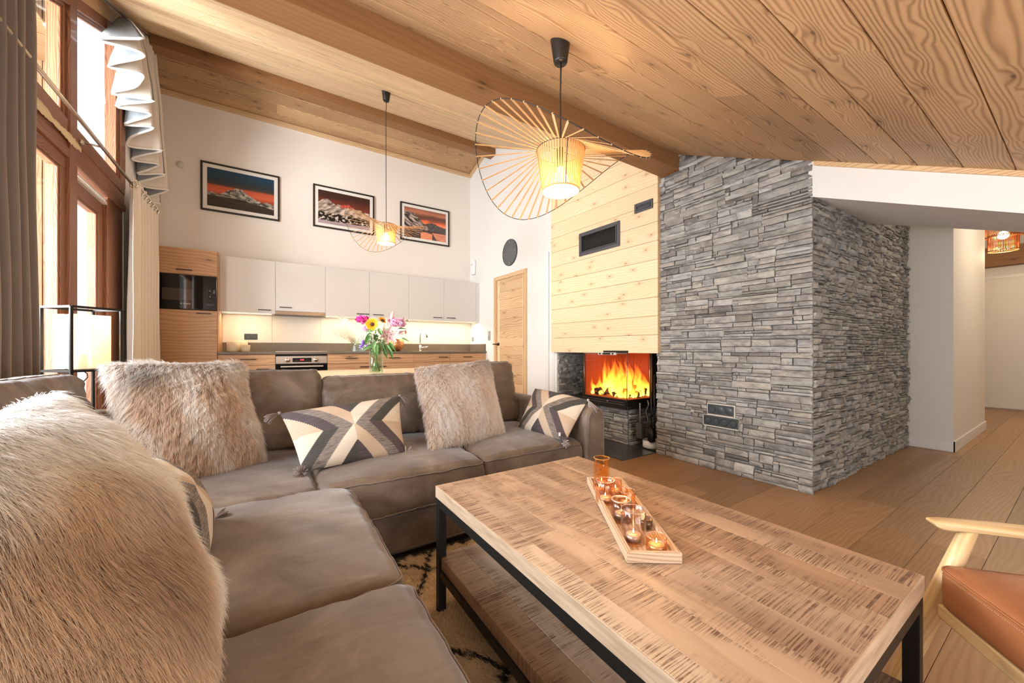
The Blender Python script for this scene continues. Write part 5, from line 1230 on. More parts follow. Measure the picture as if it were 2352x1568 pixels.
def make_fur(name,parent,roots,nrm,down,L,colroot,coltip,rad=.00028,K=6,lift=.55,curl=.3,seed=0,label=None,hf=1.0):
    n=len(roots); g=np.random.default_rng(seed)
    def lown(p,f,s): return np.stack([np.sin(p@np.array([f,f*.7,-f*.4])+s)+np.sin(p@np.array([-f*1.7,f*1.1,f*.9])+s*2.1),np.sin(p@np.array([f*.6,-f,f*1.2])+s*3)+np.sin(p@np.array([f*1.9,f*.3,-f*1.3])+s),np.sin(p@np.array([-f,f*.5,f*.8])+s*1.3)+np.sin(p@np.array([f*.4,-f*1.6,f*1.5])+s*5)],1)*.5
    clump=lown(roots,18,seed)*.35+lown(roots,60,seed+4)*.50*hf+lown(roots,170,seed+9)*.55*hf
    d0=nrm*lift+down*(1-lift)+clump*curl+g.normal(0,.10,(n,3)); d0/=np.linalg.norm(d0,axis=1,keepdims=True)
    bend=down*.75+clump*.5*curl+np.array([0,0,-.25])+g.normal(0,.08,(n,3))
    Ls=(L*(g.uniform(.55,1.1,n)))[:,None]
    s=np.linspace(0,1,K); pts=np.zeros((n,K,3),np.float32)
    for k,q in enumerate(s): pts[:,k]=roots+d0*Ls*q*(1-.30*q)+bend*Ls*(q**2)*.55
    cv=bpy.data.hair_curves.new(name); cv.add_curves([K]*n)
    cv.attributes['position'].data.foreach_set('vector',pts.reshape(-1))
    r=cv.attributes.get('radius') or cv.attributes.new('radius','FLOAT','POINT')
    r.data.foreach_set('value',np.tile((rad*(1-.85*s**1.5)).astype(np.float32),n))
    a=cv.attributes.new('col','FLOAT_COLOR','POINT')
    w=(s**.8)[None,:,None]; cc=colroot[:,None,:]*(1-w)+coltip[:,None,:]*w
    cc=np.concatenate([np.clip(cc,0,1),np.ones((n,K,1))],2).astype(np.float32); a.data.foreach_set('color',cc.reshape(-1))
    cv.materials.append(FURM)
    o=bpy.data.objects.new(name,cv); col.objects.link(o); attach(o,parent); o['kind']='stuff'
    return o
def fur_pillow(label,c,t,N,L,colfn,seed,downv,rag=.008,rad=.0003,lift=.5,hf=1.0):
    S,Zn=patch(c,t,0,rag); tg=thing('fur_pillow',label,'pillow',tuple(np.mean([c[0],c[1]],0)))
    under=NT('fur_backing'); under.bsdf((.32,.20,.13,1),.9)
    pillow_mesh('pillow_body',S,under.mat,tg)
    g=np.random.default_rng(seed); u=g.uniform(-1,1,N); v=g.uniform(-1,1,N); side=np.where(g.random(N)<.80,1,-1)
    keep=(side>0)|((np.abs(u)>.72)|(np.abs(v)>.72)); u,v,side=u[keep],v[keep],side[keep]
    u=np.clip(u,-.995,.995);v=np.clip(v,-.995,.995)
    P=S(u,v,side); e=.012; Pu=S(np.clip(u+e,-1,1),v,side)-S(np.clip(u-e,-1,1),v,side); Pv=S(u,np.clip(v+e,-1,1),side)-S(u,np.clip(v-e,-1,1),side)
    nr=np.cross(Pu,Pv)*side[:,None]; nr/=np.linalg.norm(nr,axis=1,keepdims=True)+1e-9
    dn=np.array(downv)[None,:]*np.ones((len(u),1)); dn=dn-nr*(dn*nr).sum(1,keepdims=True); dn/=np.linalg.norm(dn,axis=1,keepdims=True)+1e-9
    cr,ct=colfn(u,v,g)
    Lv=L*(.8+.35*np.sin(u*5+seed)*np.sin(v*4))
    make_fur('fur',tg,P,nr,dn,Lv,cr,ct,seed=seed,rad=rad,lift=lift,hf=hf)
    return tg
def A3(c): return np.array(c)[None,:]
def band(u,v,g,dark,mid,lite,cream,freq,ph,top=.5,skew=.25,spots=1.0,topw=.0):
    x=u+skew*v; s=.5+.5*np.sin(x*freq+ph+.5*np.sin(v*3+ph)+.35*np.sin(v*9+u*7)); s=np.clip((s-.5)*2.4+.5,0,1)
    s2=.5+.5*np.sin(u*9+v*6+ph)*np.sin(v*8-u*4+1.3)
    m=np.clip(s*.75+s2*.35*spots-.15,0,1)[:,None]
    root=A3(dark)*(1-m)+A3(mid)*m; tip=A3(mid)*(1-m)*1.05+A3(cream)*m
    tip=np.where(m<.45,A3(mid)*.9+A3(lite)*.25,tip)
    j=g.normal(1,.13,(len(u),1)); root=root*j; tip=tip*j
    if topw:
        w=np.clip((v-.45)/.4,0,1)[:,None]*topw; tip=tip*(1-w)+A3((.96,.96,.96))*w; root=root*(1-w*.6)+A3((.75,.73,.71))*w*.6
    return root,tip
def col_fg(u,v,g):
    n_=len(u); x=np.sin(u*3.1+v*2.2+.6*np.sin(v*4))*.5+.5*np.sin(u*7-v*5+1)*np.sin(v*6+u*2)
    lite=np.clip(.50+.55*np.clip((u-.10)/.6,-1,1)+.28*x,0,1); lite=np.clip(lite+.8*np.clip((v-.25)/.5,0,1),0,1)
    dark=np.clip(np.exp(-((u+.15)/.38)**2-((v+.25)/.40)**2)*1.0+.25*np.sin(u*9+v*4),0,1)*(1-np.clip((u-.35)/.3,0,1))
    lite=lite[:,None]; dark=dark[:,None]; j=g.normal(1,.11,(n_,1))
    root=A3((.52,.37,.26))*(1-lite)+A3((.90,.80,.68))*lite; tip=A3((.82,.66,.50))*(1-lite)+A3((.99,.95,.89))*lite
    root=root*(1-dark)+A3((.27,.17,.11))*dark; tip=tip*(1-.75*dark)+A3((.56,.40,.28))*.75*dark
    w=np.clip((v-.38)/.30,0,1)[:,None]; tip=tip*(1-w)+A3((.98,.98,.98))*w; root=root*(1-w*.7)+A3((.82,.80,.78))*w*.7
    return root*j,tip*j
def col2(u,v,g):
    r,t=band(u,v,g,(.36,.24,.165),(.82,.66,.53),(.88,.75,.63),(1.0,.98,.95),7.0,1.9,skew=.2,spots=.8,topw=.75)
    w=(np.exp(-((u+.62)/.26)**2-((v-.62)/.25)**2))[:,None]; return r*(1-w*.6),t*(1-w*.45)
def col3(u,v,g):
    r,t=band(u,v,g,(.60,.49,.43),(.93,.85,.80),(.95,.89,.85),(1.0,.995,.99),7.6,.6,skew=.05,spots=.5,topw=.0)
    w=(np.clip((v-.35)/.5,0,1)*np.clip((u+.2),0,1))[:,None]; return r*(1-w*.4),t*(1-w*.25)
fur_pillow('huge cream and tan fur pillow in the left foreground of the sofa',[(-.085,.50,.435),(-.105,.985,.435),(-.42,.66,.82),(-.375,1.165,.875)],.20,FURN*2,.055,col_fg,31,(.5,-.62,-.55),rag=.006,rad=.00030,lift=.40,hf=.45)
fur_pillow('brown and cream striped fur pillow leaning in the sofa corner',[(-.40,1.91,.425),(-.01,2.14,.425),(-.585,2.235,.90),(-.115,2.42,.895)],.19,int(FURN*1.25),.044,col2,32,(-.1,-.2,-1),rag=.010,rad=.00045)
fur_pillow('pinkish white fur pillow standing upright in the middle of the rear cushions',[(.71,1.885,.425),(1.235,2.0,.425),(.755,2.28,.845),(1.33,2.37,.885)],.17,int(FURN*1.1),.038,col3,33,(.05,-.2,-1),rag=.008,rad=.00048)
# kilim pillows
def mat_kilim(name,warm=1.0):
    n=NT(name); s=n.N('SeparateXYZ',Vector=n.gc()); u,v=s.outputs[0],s.outputs[1]
    jag=n.math('MULTIPLY',n.math('SUBTRACT',n.math('FRACT',n.math('MULTIPLY',v,22)),.5),.022)
    au=n.math('ADD',n.math('ABSOLUTE',u),jag); av=n.math('ABSOLUTE',v)
    m_=n.math('SUBTRACT',au,n.math('MULTIPLY',av,.60))
    quad=n.math('GREATER_THAN',n.math('MULTIPLY',u,v),0.0)
    st=n.noise(n.N('CombineXYZ',X=n.math('MULTIPLY',u,5),Y=n.math('MULTIPLY',v,46),Z=0.0).outputs[0],1,3,.6)
    wv=n.noise(n.N('CombineXYZ',X=n.math('MULTIPLY',u,240),Y=n.math('MULTIPLY',v,130),Z=0.0).outputs[0],1,1)
    cream=n.mix((.60,.46,.34,1),(.74,.65,.54,1),quad); grey=n.ramp(st,[(.38,(.13,.11,.10)),(.6,(.33,.28,.245))])
    dark=n.mix(n.ramp(st,[(.3,(.055,.04,.045)),(.7,(.13,.10,.11))]),n.ramp(st,[(.3,(.050,.047,.042)),(.7,(.085,.08,.075))]),quad)
    gt=lambda a,b:n.math('GREATER_THAN',a,b)
    c=n.mix(dark,cream,gt(m_,-.30)); c=n.mix(c,grey,gt(m_,.02)); c=n.mix(c,dark,gt(m_,.27)); c=n.mix(c,cream,gt(m_,.53))
    sp=n.math('MULTIPLY',gt(m_,.70),gt(st,.58)); c=n.mix(c,(.42,.33,.25,1),n.math('MULTIPLY',sp,.6))
    c=n.mix(c,(.02,.015,.012,1),n.math('MULTIPLY',n.math('SUBTRACT',wv,.30,True),.6))
    return n.bsdf(c,.9,bump=n.math('ADD',wv,n.math('MULTIPLY',st,.6)),bs=.5,bd=.004)
KIL=mat_kilim('kilim_weave'); TAS=plain('tassel_yarn',(.21,.16,.14),.9,0,.2,200); TAS2=plain('tassel_yarn_pale',(.42,.36,.34),.9)
def tassel(parent,p,d,L,seed,mat,pom=False,grav=.5):
    R2=random.Random(seed); m=MB(); p=Vector(p); d=Vector(d).normalized()
    n=70 if pom else 34
    for k in range(n):
        if pom: q=(Vector((R2.gauss(0,1),R2.gauss(0,1),R2.gauss(0,1))).normalized()*.75+d*.55).normalized(); l=L*R2.uniform(.75,1.05); pts=[p,p+q*l*.5,p+q*l+Vector((R2.gauss(0,.002),R2.gauss(0,.002),-.003))]
        else:
            q=(d+Vector((R2.gauss(0,.22),R2.gauss(0,.22),R2.gauss(0,.22)))).normalized(); l=L*R2.uniform(.8,1.05); pts=[p,p+q*l*.45,p+q*l*.8+Vector((0,0,-l*.12*grav)),p+q*l+Vector((R2.gauss(0,.003),R2.gauss(0,.003),-l*.35*grav))]
        m.tube(pts,.0016,5)
    m.ball(p,.009,8,6); return m.build('tassel',mat,parent)
def kilim(label,c,t,tas,bow=0,rag=.004):
    S,Zn=patch(c,t,bow,rag); tg=thing('kilim_pillow',label,'pillow',tuple(np.mean([c[0],c[1]],0)),0,'woven lumbar pillows'); pillow_mesh('pillow_body',S,KIL,tg)
    for (u,v,d,L,sd,mt,pom) in tas: tassel(tg,S(np.array(float(u)),np.array(float(v)),0).tolist(),d,L,sd,mt,pom)
    return tg
kilim('woven lumbar pillow with grey and cream cross pattern lying between the fur pillows',[(.125,1.865,.43),(.59,1.915,.435),(.045,2.07,.665),(.615,2.10,.705)],.15,
      [(-1,-1,(-.75,-.5,-.1),.042,1,TAS,True),(1,-1,(.8,-.45,-.1),.044,2,TAS2,True),(-1,1,(-.9,-.35,-.35),.06,3,TAS,False),(1,1,(.7,-.3,-.8),.06,4,TAS,False)],rag=.008)
kilim('woven lumbar pillow draped over the right arm of the sofa',[(1.415,2.13,.43),(1.452,1.685,.425),(1.575,2.15,.695),(1.665,1.715,.655)],.13,
      [(1,1,(.25,-.5,-1),.085,5,TAS2,False),(-1,-1,(-.8,-.2,-.1),.035,6,TAS,True),(1,-1,(-.2,-.9,-.5),.03,7,TAS2,True)],bow=.02,rag=.006)
kilim('woven lumbar pillow mostly hidden behind the huge foreground fur pillow',[(-.13,1.10,.435),(-.145,1.485,.435),(-.31,1.13,.665),(-.325,1.53,.665)],.15,
      [(1,-1,(.8,.3,.25),.045,8,TAS,False)])
m=MB(); 
tg=[o for o in bpy.data.objects if o.name.startswith('kilim_pillow')][1]
m.box(1.437,1.439,1.700,1.716,.455,.475); m.build('care_label',plain('label_cloth',(.75,.70,.68),.7),tg,label='tiny pale care label')

# ---------------------------------------------------------------- coffee table
CT=thing('coffee_table','large rough-sawn mango wood coffee table with black steel frame and lower shelf','coffee table',(.866,.76,0))
X0,X1,Y0,Y1=.515,1.217,.204,1.313
def planks(m,x0,x1,y0,y1,z0,z1,ws,seed):
    R2=random.Random(seed); x=x0; tot=sum(ws)
    for w in ws:
        w=w*(x1-x0)/tot; y=y0
        cuts=[y0]+([R2.uniform(y0+.3,y1-.3)] if R2.random()<.45 else [])+[y1]
        for a,b in zip(cuts,cuts[1:]): m.box(x+.0001,x+w-.0001,a,b-.0001,z0,z1,1)
        x+=w
m=MB(); planks(m,X0+.004,X1,Y0+.004,Y1,.423,.465,[.055,.10,.062,.085,.10,.058,.092,.075,.085],3); m.build('tabletop',MANGO,CT,bevel=.0006,seg=1)
m=MB(); m.box(X0,X0+.0045,Y0,Y1,.423,.4645,1); m.box(X0,X1,Y0,Y0+.0045,.423,.4645,0); m.build('top_edge',MEDGE,CT,bevel=.0012)
m=MB(); a=.030
for (x0,x1,y0,y1) in ((X0+.002,X0+a,Y0+a,Y1-a),(X1-a,X1-.002,Y0+a,Y1-a),(X0+.002,X1-.002,Y0+.002,Y0+a),(X0+.002,X1-.002,Y1-a,Y1-.002)): m.box(x0,x1,y0,y1,.392,.4225,off=False)
for (x0,x1,y0,y1) in ((X0+.004,X0+.024,Y0+a,Y1-a),(X1-.024,X1-.004,Y0+a,Y1-a),(X0+a,X1-a,Y0+.004,Y0+.024),(X0+a,X1-a,Y1-.024,Y1-.004)): m.box(x0,x1,y0,y1,.140,.168,off=False)
m.build('steel_frame',BLACKM,CT,bevel=.001)
for x in (X0+.002,X1-a): 
    for y in (Y0+.002,Y1-a):
        zf_=.0172 if (x<1 and y>1) else .0008; m=MB(); m.box(x,x+a-.002,y,y+a-.002,zf_+.002,.392,off=False); m.build('leg',BLACKM,CT,bevel=.001)
        m=MB(); m.tube([(x+.014,y+.014,zf_),(x+.014,y+.014,zf_+.006)],.018,14); m.build('foot',BLACKP,CT)
m=MB(); planks(m,X0+.010,X1-.010,Y0+.004,Y1-.004,.1685,.212,[.085,.09,.10,.07,.1,.09,.1],9); m.build('shelf',MANGO2,CT,bevel=.0022)
# ---------------------------------------------------------------- tray and candles
TA=Vector((.702,.592,.4665)); ud=Vector((.560,.8285,0)); vd=Vector((.8285,-.560,0)); TL_,TW=.525,.128
TM=Matrix(((vd.x,ud.x,0,TA.x),(vd.y,ud.y,0,TA.y),(0,0,1,TA.z),(0,0,0,1)))
t=thing('candle_tray','long narrow wooden tray holding tealight glasses on the coffee table','tray',TA)
m=MB(); m.box(.006,TW-.006,.006,TL_-.006,0,.008,1,M=TM); m.build('tray_floor',W_TRAY,t)
m=MB(); r_=.013
for pl_ in ([(0,0),(TW,0),(TW-r_,r_),(r_,r_)],[(TW,0),(TW,TL_),(TW-r_,TL_-r_),(TW-r_,r_)],[(TW,TL_),(0,TL_),(r_,TL_-r_),(TW-r_,TL_-r_)],[(0,TL_),(0,0),(r_,r_),(r_,TL_-r_)]):
    V=[TM@Vector((p[0],p[1],z)) for z in (.0,.024) for p in pl_]; o=random.uniform(0,9); lg=abs(pl_[1][0]-pl_[0][0])>abs(pl_[1][1]-pl_[0][1])
    G=[((p[0] if lg else p[1])+o,(p[1] if lg else p[0]),z+o) for z in (0,.024) for p in pl_]
    m.add(V,[(3,2,1,0),(4,5,6,7),(0,1,5,4),(1,2,6,5),(2,3,7,6),(3,0,4,7)],G)
m.build('tray_rim',W_TRAY,t,bevel=.001)
ZT=.4748
def gmat(n,c,ior=1.45): return thin_glass(n,c,ior)
GA=gmat('amber_glass',(.985,.80,.55),1.4); GR=gmat('rose_amber_glass',(.96,.84,.75),1.45); GS=gmat('smoke_glass',(.80,.73,.69),1.45); GC=gmat('pale_rose_glass',(.93,.87,.84),1.45); GO=gmat('orange_glass',(.97,.82,.66),1.45); GDK=gmat('dark_smoke_glass',(.65,.60,.58),1.4)
WAX=NT('candle_wax'); WAX.bsdf((.90,.62,.45,1),.5,Emission_Color=(1,.42,.20,1),Emission_Strength=.15)
ALU=plain('tealight_cup',(.62,.58,.55),.35,.7); FLM=emit('candle_flame',(1,.66,.28),16)
def tealight(parent,x,y,r=.0185,h=.015,z=ZT+.004,lab=None):
    t=thing('tealight',lab,'candle',(x,y,z),0,'lit tealights in the tray')
    m=MB(); m.lathe([(.001,0),(r,0),(r,h),(r-.0008,h),(r-.001,h-.003),(.001,h-.003)],c=(x,y,z),n=28); m.build('cup',ALU,t)
    m=MB(); m.lathe([(.001,h-.0028),(r-.0012,h-.0026),(r-.0012,h-.001),(.001,h-.0015)],c=(x,y,z),n=28); m.build('wax',WAX.mat,t)
    m=MB(); m.tube([(x,y,z+h-.002),(x+.0005,y,z+h+.004)],.0006,5); m.build('wick',BLACKP,t)
    m=MB(); m.lathe([(.0003,h+.002),(.0016,h+.004),(.0019,h+.0065),(.0010,h+.010),(.0002,h+.013)],c=(x,y,z),n=12); m.build('flame',FLM,t)
    return t
def cand(x,y,r,h,mt,label,wall=.0022,base=.004,rm=None,tlab=None,rimr=None,taper=1.0,n=40,lit=True):
    t=thing('candle_glass',label,'candle holder',(x,y,ZT),0,'tealight glasses in the tray')
    pr=[(.001,0),(r*.93*taper,0),(r*taper,.003),(r*(1+taper)/2,h*.5),(r,h-.001),(r-wall*.5,h),(r-wall,h-.001),(r*(1+taper)/2-wall,h*.5),(r*taper-wall,base+.002),(r*taper-wall-.003,base),(.001,base)]
    m=MB(); m.lathe([(a,ZT+b) for a,b in pr],c=(x,y,0),n=n,rmod=rm); m.build('glass_body',mt,t)
    m=MB(); m.tube([(x+(r-wall/2)*math.cos(2*PI*k/32),y+(r-wall/2)*math.sin(2*PI*k/32),ZT+h) for k in range(32)],wall*.55,6,closed=True); m.build('rim',plain('glass_rim_%d'%int(x*1e4),(.50,.34,.25),.08,.5),t)
    if lit:
        tealight(t,x,y,min(.0185,r-wall-.002),.015 if h>.03 else .010,ZT+base+.0005,tlab)
flute=lambda k,a: (lambda th: 1+a*math.cos(k*th))
G_=[(.790,.577,.0235,.038,GO,'small ribbed glass at the near end of the tray','tealight in the small ribbed glass at the near end',flute(22,.035),.0015,176),
    (.783,.640,.031,.082,GC,'tall clear rose-tinted glass second from the near end','tealight in the tall clear glass',None,.0022,40),
    (.849,.736,.029,.060,GS,'thick-walled smoke glass in the middle of the tray','tealight in the thick smoke glass',None,.0055,40),
    (.935,.790,.0265,.052,GO,'thin orange glass right behind the smoke glass','tealight in the thin orange glass',None,.0014,40),
    (.905,.850,.030,.072,GR,'dimpled rose-amber glass behind the smoke glass','tealight in the dimpled glass',lambda th:1+.03*math.cos(9*th)*math.cos(4*th),.0025,96),
    (.985,.880,.020,.052,GO,'ribbed amber glass tucked behind the thin orange glass','tealight in the tucked-away ribbed glass',flute(16,.04),.0015,128),
    (.945,.915,.020,.042,GR,'small fluted glass by the left rim at the far end','tealight in the small fluted glass at the far end',flute(14,.05),.0015,112)]
for (x,y,r,h,mt,lb,tl,rm,wl,nn) in G_: cand(x,y,r,h,mt,lb,wl,.004 if wl<.005 else .008,rm,tl,n=nn)
# tall amber jar with threaded neck
t=thing('candle_glass','tall amber jar with a ridged neck at the far end of the tray','candle holder',(1.0,.965,ZT),0,'tealight glasses in the tray')
x,y=.998,.955; r=.027; pr=[(.001,ZT),(r*.9,ZT),(r,ZT+.004),(r,ZT+.085),(r*.97,ZT+.088),(r*1.03,ZT+.091),(r*.97,ZT+.094),(r*1.03,ZT+.097),(r*.97,ZT+.100),(r*1.0,ZT+.103),(r*.9,ZT+.104),(r*.90,ZT+.008),(.001,ZT+.006)]
m=MB(); m.lathe(pr,c=(x,y,0),n=80,rmod=lambda th:1+.018*math.cos(12*th)); m.build('glass_body',GA,t); m=MB(); m.tube([(x+r*math.cos(2*PI*k/32),y+r*math.sin(2*PI*k/32),ZT+.103) for k in range(32)],.0016,6,closed=True); m.build('rim',plain('amber_rim',(.45,.22,.06),.1,.4),t)
tealight(t,x,y,.018,.013,ZT+.0065,'tealight in the tall amber jar')
t=thing('candle_glass','dark smoked little glass behind the tall clear glass','candle holder',(.868,.665,ZT),0,'tealight glasses in the tray'); m=MB(); m.lathe([(a,ZT+b) for a,b in [(.001,0),(.016,0),(.017,.03),(.015,.03),(.014,.004),(.001,.003)]],c=(.8655,.664,0),n=28); m.build('glass_body',GDK,t)
for (x,y,z) in ((.79,.60,.55),(.86,.74,.56),(.95,.87,.56)):
    pl=bpy.data.lights.new('tealight_glow','POINT'); pl.energy=.07; pl.color=(1,.55,.25); pl.shadow_soft_size=.012; o=bpy.data.objects.new('tealight_glow',pl); col.objects.link(o); o.location=(x,y,z)
# ---------------------------------------------------------------- armchair
CH=thing('armchair','mid-century armchair with ash wood frame and tan leather seat at the right edge','armchair',(1.35,-.1,0))
C0=Vector((1.352,.211,0)); ex=Vector((-.77,-.638,0)); gx=Vector((.638,-.77,0)); ox=-ex
def LP(a,b,z): return C0+ex*a+gx*b+Vector((0,0,z))
W_,D_=.56,.54
CM=Matrix(((gx.x,ex.x,0,LP(W_/2,D_/2,0).x),(gx.y,ex.y,0,LP(W_/2,D_/2,0).y),(0,0,1,.4025),(0,0,0,1)))
LEA=NT('tan_leather'); o_=LEA.obj(); f1=LEA.noise(o_,5,5,.6); f3=LEA.N('TexVoronoi',{'feature':'DISTANCE_TO_EDGE'},Vector=o_,Scale=260).outputs[0]
LEA.bsdf(LEA.ramp(f1,[(.3,(.28,.095,.035)),(.7,(.42,.165,.068))]),.38,bump=LEA.math('ADD',LEA.math('MULTIPLY',f1,.5),LEA.math('MULTIPLY',f3,.5)),bs=.12,bd=.003)
def leather_cushion(name,M,a,b,h,crown,parent):
    n=132; prof=[(0,-.5),(.6,-.5),(.97,-.5),(.995,-.45),(1,-.3),(1.004,0),(1.002,.35),(1,.44),(.985,.485)]+[(k/12,.5) for k in range(11,-1,-1)]; V=[]
    m=MB()
    for rs,zf in prof:
        for k in range(n):
            x,y=rrect(k/n,a,b,.035); x*=max(rs,1e-4);y*=max(rs,1e-4); u,v=x/a,y/b; z=zf*h
            if zf>.48: z+=crown*max(0,(1-abs(u)**2.2))**.7*max(0,(1-abs(v)**2.2))**.7
            V.append(M@Vector((x,y,z)))
    L=len(prof); m.add(V,[(i*n+k,i*n+(k+1)%n,(i+1)*n+(k+1)%n,(i+1)*n+k) for i in range(L-1) for k in range(n)]+[tuple(range(n-1,-1,-1))],None,None,0,True)
    o=m.build(name,LEA.mat,parent); mp=MB(); mp.tube([V[7*n+k]+Vector((0,0,.001)) for k in range(n)],.0026,6,closed=True); mp.build('piping',LEA.mat,o)
    ms=MB(); nn=460
    for k in range(nn):
        q=k/nn; p0=rrect(q,a+.0015,b+.0015,.035); p1=rrect(q+.0013,a+.0015,b+.0015,.035); ms.tube([M@Vector((p0[0],p0[1],h*.36)),M@Vector((p1[0],p1[1],h*.36))],.0007,4)
    ms.build('stitching',plain('cream_thread',(.62,.42,.28),.7),o)
    return o
leather_cushion('seat_cushion',CM,D_/2,W_/2,.093,.028,CH)
m=MB()
def beam(m,p,q,w,h,axis_up=Vector((0,0,1))):
    d=(q-p).normalized(); s=d.cross(axis_up).normalized(); u=s.cross(d); L=(q-p).length
    V=[pp+s*i*w/2+u*j*h/2 for pp in (p,q) for i,j in ((-1,-1),(1,-1),(1,1),(-1,1))]; o=random.uniform(0,20); G=[(a*L+o,i*w/2+o,j*h/2) for a in (0,1) for i,j in ((-1,-1),(1,-1),(1,1),(-1,1))]
    m.add(V,[(0,1,2,3),(7,6,5,4),(0,4,5,1),(1,5,6,2),(2,6,7,3),(3,7,4,0)],G)
beam(m,LP(.0,.022,.337),LP(W_,.022,.337),.034,.034); beam(m,LP(.0,D_-.02,.337),LP(W_,D_-.02,.337),.034,.034); beam(m,LP(.015,.03,.337),LP(.015,D_-.03,.337),.03,.034); beam(m,LP(W_-.015,.03,.337),LP(W_-.015,D_-.03,.337),.03,.034)
m.build('seat_frame',W_CHAIR,CH,bevel=.005)
def taper(pts,rs,n=18,nm='leg'):
    m=MB(); m.tube(pts,rs,n); return m.build(nm,W_CHAIR,CH)
for s,aa in ((-1,0),(1,W_)):
    a1=aa+s*.030
    # front leg rises from the floor to the armrest, slanting back
    f0=LP(a1,-.095,.0005); f1=LP(a1,.085,.530)
    taper([f0.lerp(f1,k/6) for k in range(7)],[.011,.015,.0185,.021,.0205,.0185,.0155])
    b0=LP(a1,D_+.14,.0005); b1=LP(a1,D_-.03,.500); taper([b0.lerp(b1,k/6) for k in range(7)],[.011,.015,.018,.020,.020,.018,.015])
    # shaped armrest
    m=MB(); N_=22; V=[];G=[]
    for k in range(N_+1):
        q=k/N_; b=.010+q*(D_+.02); zz=.5335-.028*q**1.5+.004*math.sin(q*PI); w=.026*(1-.35*q)+(.012*math.sin(q*PI)); w=w*.78 if k else .017
        th=.0115 if k else .0095; cxa=a1-s*.0+s*.012*math.sin(q*PI)*1.0
        for ang in range(14):
            c_,s__=math.cos(2*PI*ang/14),math.sin(2*PI*ang/14); e=.55
            sx=math.copysign(abs(c_)**e,c_)*w; sz=math.copysign(abs(s__)**e,s__)*th; V.append(LP(cxa+sx,b+(.012 if k==0 and sz<0 else 0),zz+sz)); G.append((b,sx,sz))
    F=[(k*14+a_,k*14+(a_+1)%14,(k+1)*14+(a_+1)%14,(k+1)*14+a_) for k in range(N_) for a_ in range(14)]+[tuple(range(13,-1,-1)),tuple(N_*14+a_ for a_ in range(14))]
    m.add(V,F,G,None,0,True); m.build('armrest',W_CHAIR,CH,bevel=.002,ang=60)
BM=Matrix.Translation(LP(W_/2,D_+.035,.62))@Matrix(((ex.x,0,gx.x,0),(ex.y,0,gx.y,0),(0,1,0,0),(0,0,0,1)))@Matrix.Rotation(math.radians(14),4,'X')
leather_cushion('back_cushion',BM,W_/2-.01,.215,.08,.02,CH)
m=MB(); beam(m,LP(.0,D_+.03,.40),LP(.0,D_+.16,.86),.03,.03,gx); beam(m,LP(W_,D_+.03,.40),LP(W_,D_+.16,.86),.03,.03,gx); beam(m,LP(0,D_+.15,.84),LP(W_,D_+.15,.84),.03,.03); m.build('back_frame',W_CHAIR,CH,bevel=.005)
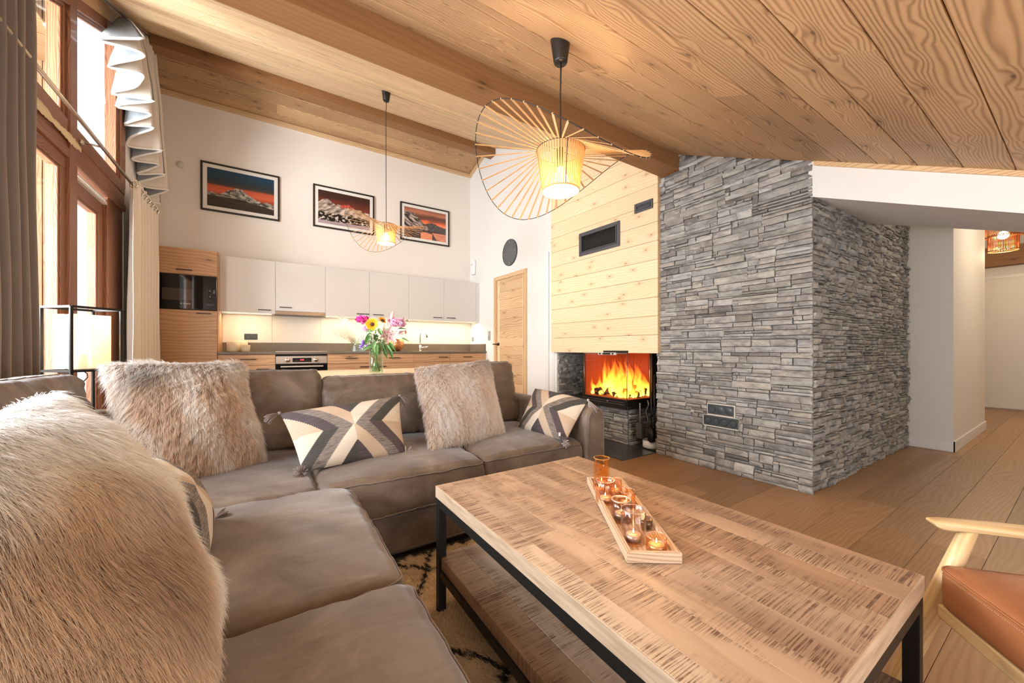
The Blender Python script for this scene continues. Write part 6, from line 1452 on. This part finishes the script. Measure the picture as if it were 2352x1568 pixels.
# ---------------------------------------------------------------- rug
RUGL=[[(.84,1.98),(.70,1.77),(.627,1.653),(.544,1.508),(.462,1.398),(.419,1.34),(.383,1.274),(.357,1.234),(.325,1.17),(.28,1.05)],
      [(.24,1.45),(.30,1.37),(.352,1.319),(.374,1.245),(.403,1.199),(.479,1.111),(.544,1.029),(.592,.941),(.66,.86),(.80,.70)],[(.592,.941),(.555,.898),(.50,.80),(.40,.62)],
      [(.605,1.543),(.56,1.58),(.50,1.64),(.44,1.72)],[(.592,.941),(.75,1.02),(.95,1.2)]]
def rug_dark(P):
    d=np.full(len(P),9.)
    for pl in RUGL:
        for a,b in zip(pl,pl[1:]):
            a=np.array(a);b=np.array(b); ab=b-a; t=np.clip(((P-a)@ab)/(ab@ab),0,1); d=np.minimum(d,np.linalg.norm(P-(a+t[:,None]*ab),axis=1))
    wob=.0055*np.sin(P[:,0]*170+P[:,1]*90)+.004*np.sin(P[:,1]*260-P[:,0]*75)
    dk=np.clip((.0105-(d+wob))/.003,0,1)
    bord_shade=np.clip((P[:,1]-(1.685+.012*np.sin(P[:,0]*60)+.008*np.sin(P[:,0]*140)))/.006,0,1)  # dark band by the sofa: rug pattern plus sofa shadow painted in
    return np.maximum(dk,bord_shade*.92)
RG=thing('shaggy_rug','cream shaggy rug with wandering charcoal lines under the coffee table','rug',(.8,.9,0))
NX,NY=90,150; xs=np.linspace(.20,1.12,NX+1); ys=np.linspace(.25,1.735,NY+1)
m=MB(); V=[];
for y in ys:
    for x in xs: V.append((x,y,.014+.003*mn.noise(Vector((x*30,y*30,0)))))
m.add(V,[(j*(NX+1)+i,j*(NX+1)+i+1,(j+1)*(NX+1)+i+1,(j+1)*(NX+1)+i) for j in range(NY) for i in range(NX)],None,.5,0,True)
m.box(.20,1.12,.25,1.735,.0006,.012,off=False)
rb=m.build('rug_base',mat_attr('rug_backing',.95,'rc'),RG); Pn=np.array(m.v)[:,:2]; dk=rug_dark(Pn); at_=rb.data.attributes.new('rc','FLOAT_COLOR','POINT')
cc=(np.array([[.60,.46,.30]])*(1-dk[:,None])+np.array([[.03,.028,.028]])*dk[:,None]); at_.data.foreach_set('color',np.concatenate([cc,np.ones((len(cc),1))],1).astype(np.float32).ravel())
n=RUGN; g=np.random.default_rng(77); P=np.stack([g.uniform(.20,.86,n),g.uniform(.25,1.735,n)],1); keep=(P[:,0]<.62)|(P[:,1]>1.2)|(g.random(n)<.35); P=P[keep]; n=len(P); dk=rug_dark(P)[:,None]
roots=np.concatenate([P,np.full((n,1),.012)],1); nr=np.tile([[0,0,1.]],(n,1)); j=g.normal(1,.10,(n,1)); patchy=(1+.12*np.sin(P[:,0]*19+P[:,1]*7)*np.sin(P[:,1]*23))[:,None]
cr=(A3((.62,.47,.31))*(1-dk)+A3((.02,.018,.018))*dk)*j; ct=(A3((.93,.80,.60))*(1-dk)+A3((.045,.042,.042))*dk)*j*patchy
dn=np.stack([np.sin(P[:,1]*9+P[:,0]*4),np.cos(P[:,0]*11),np.zeros(n)],1)
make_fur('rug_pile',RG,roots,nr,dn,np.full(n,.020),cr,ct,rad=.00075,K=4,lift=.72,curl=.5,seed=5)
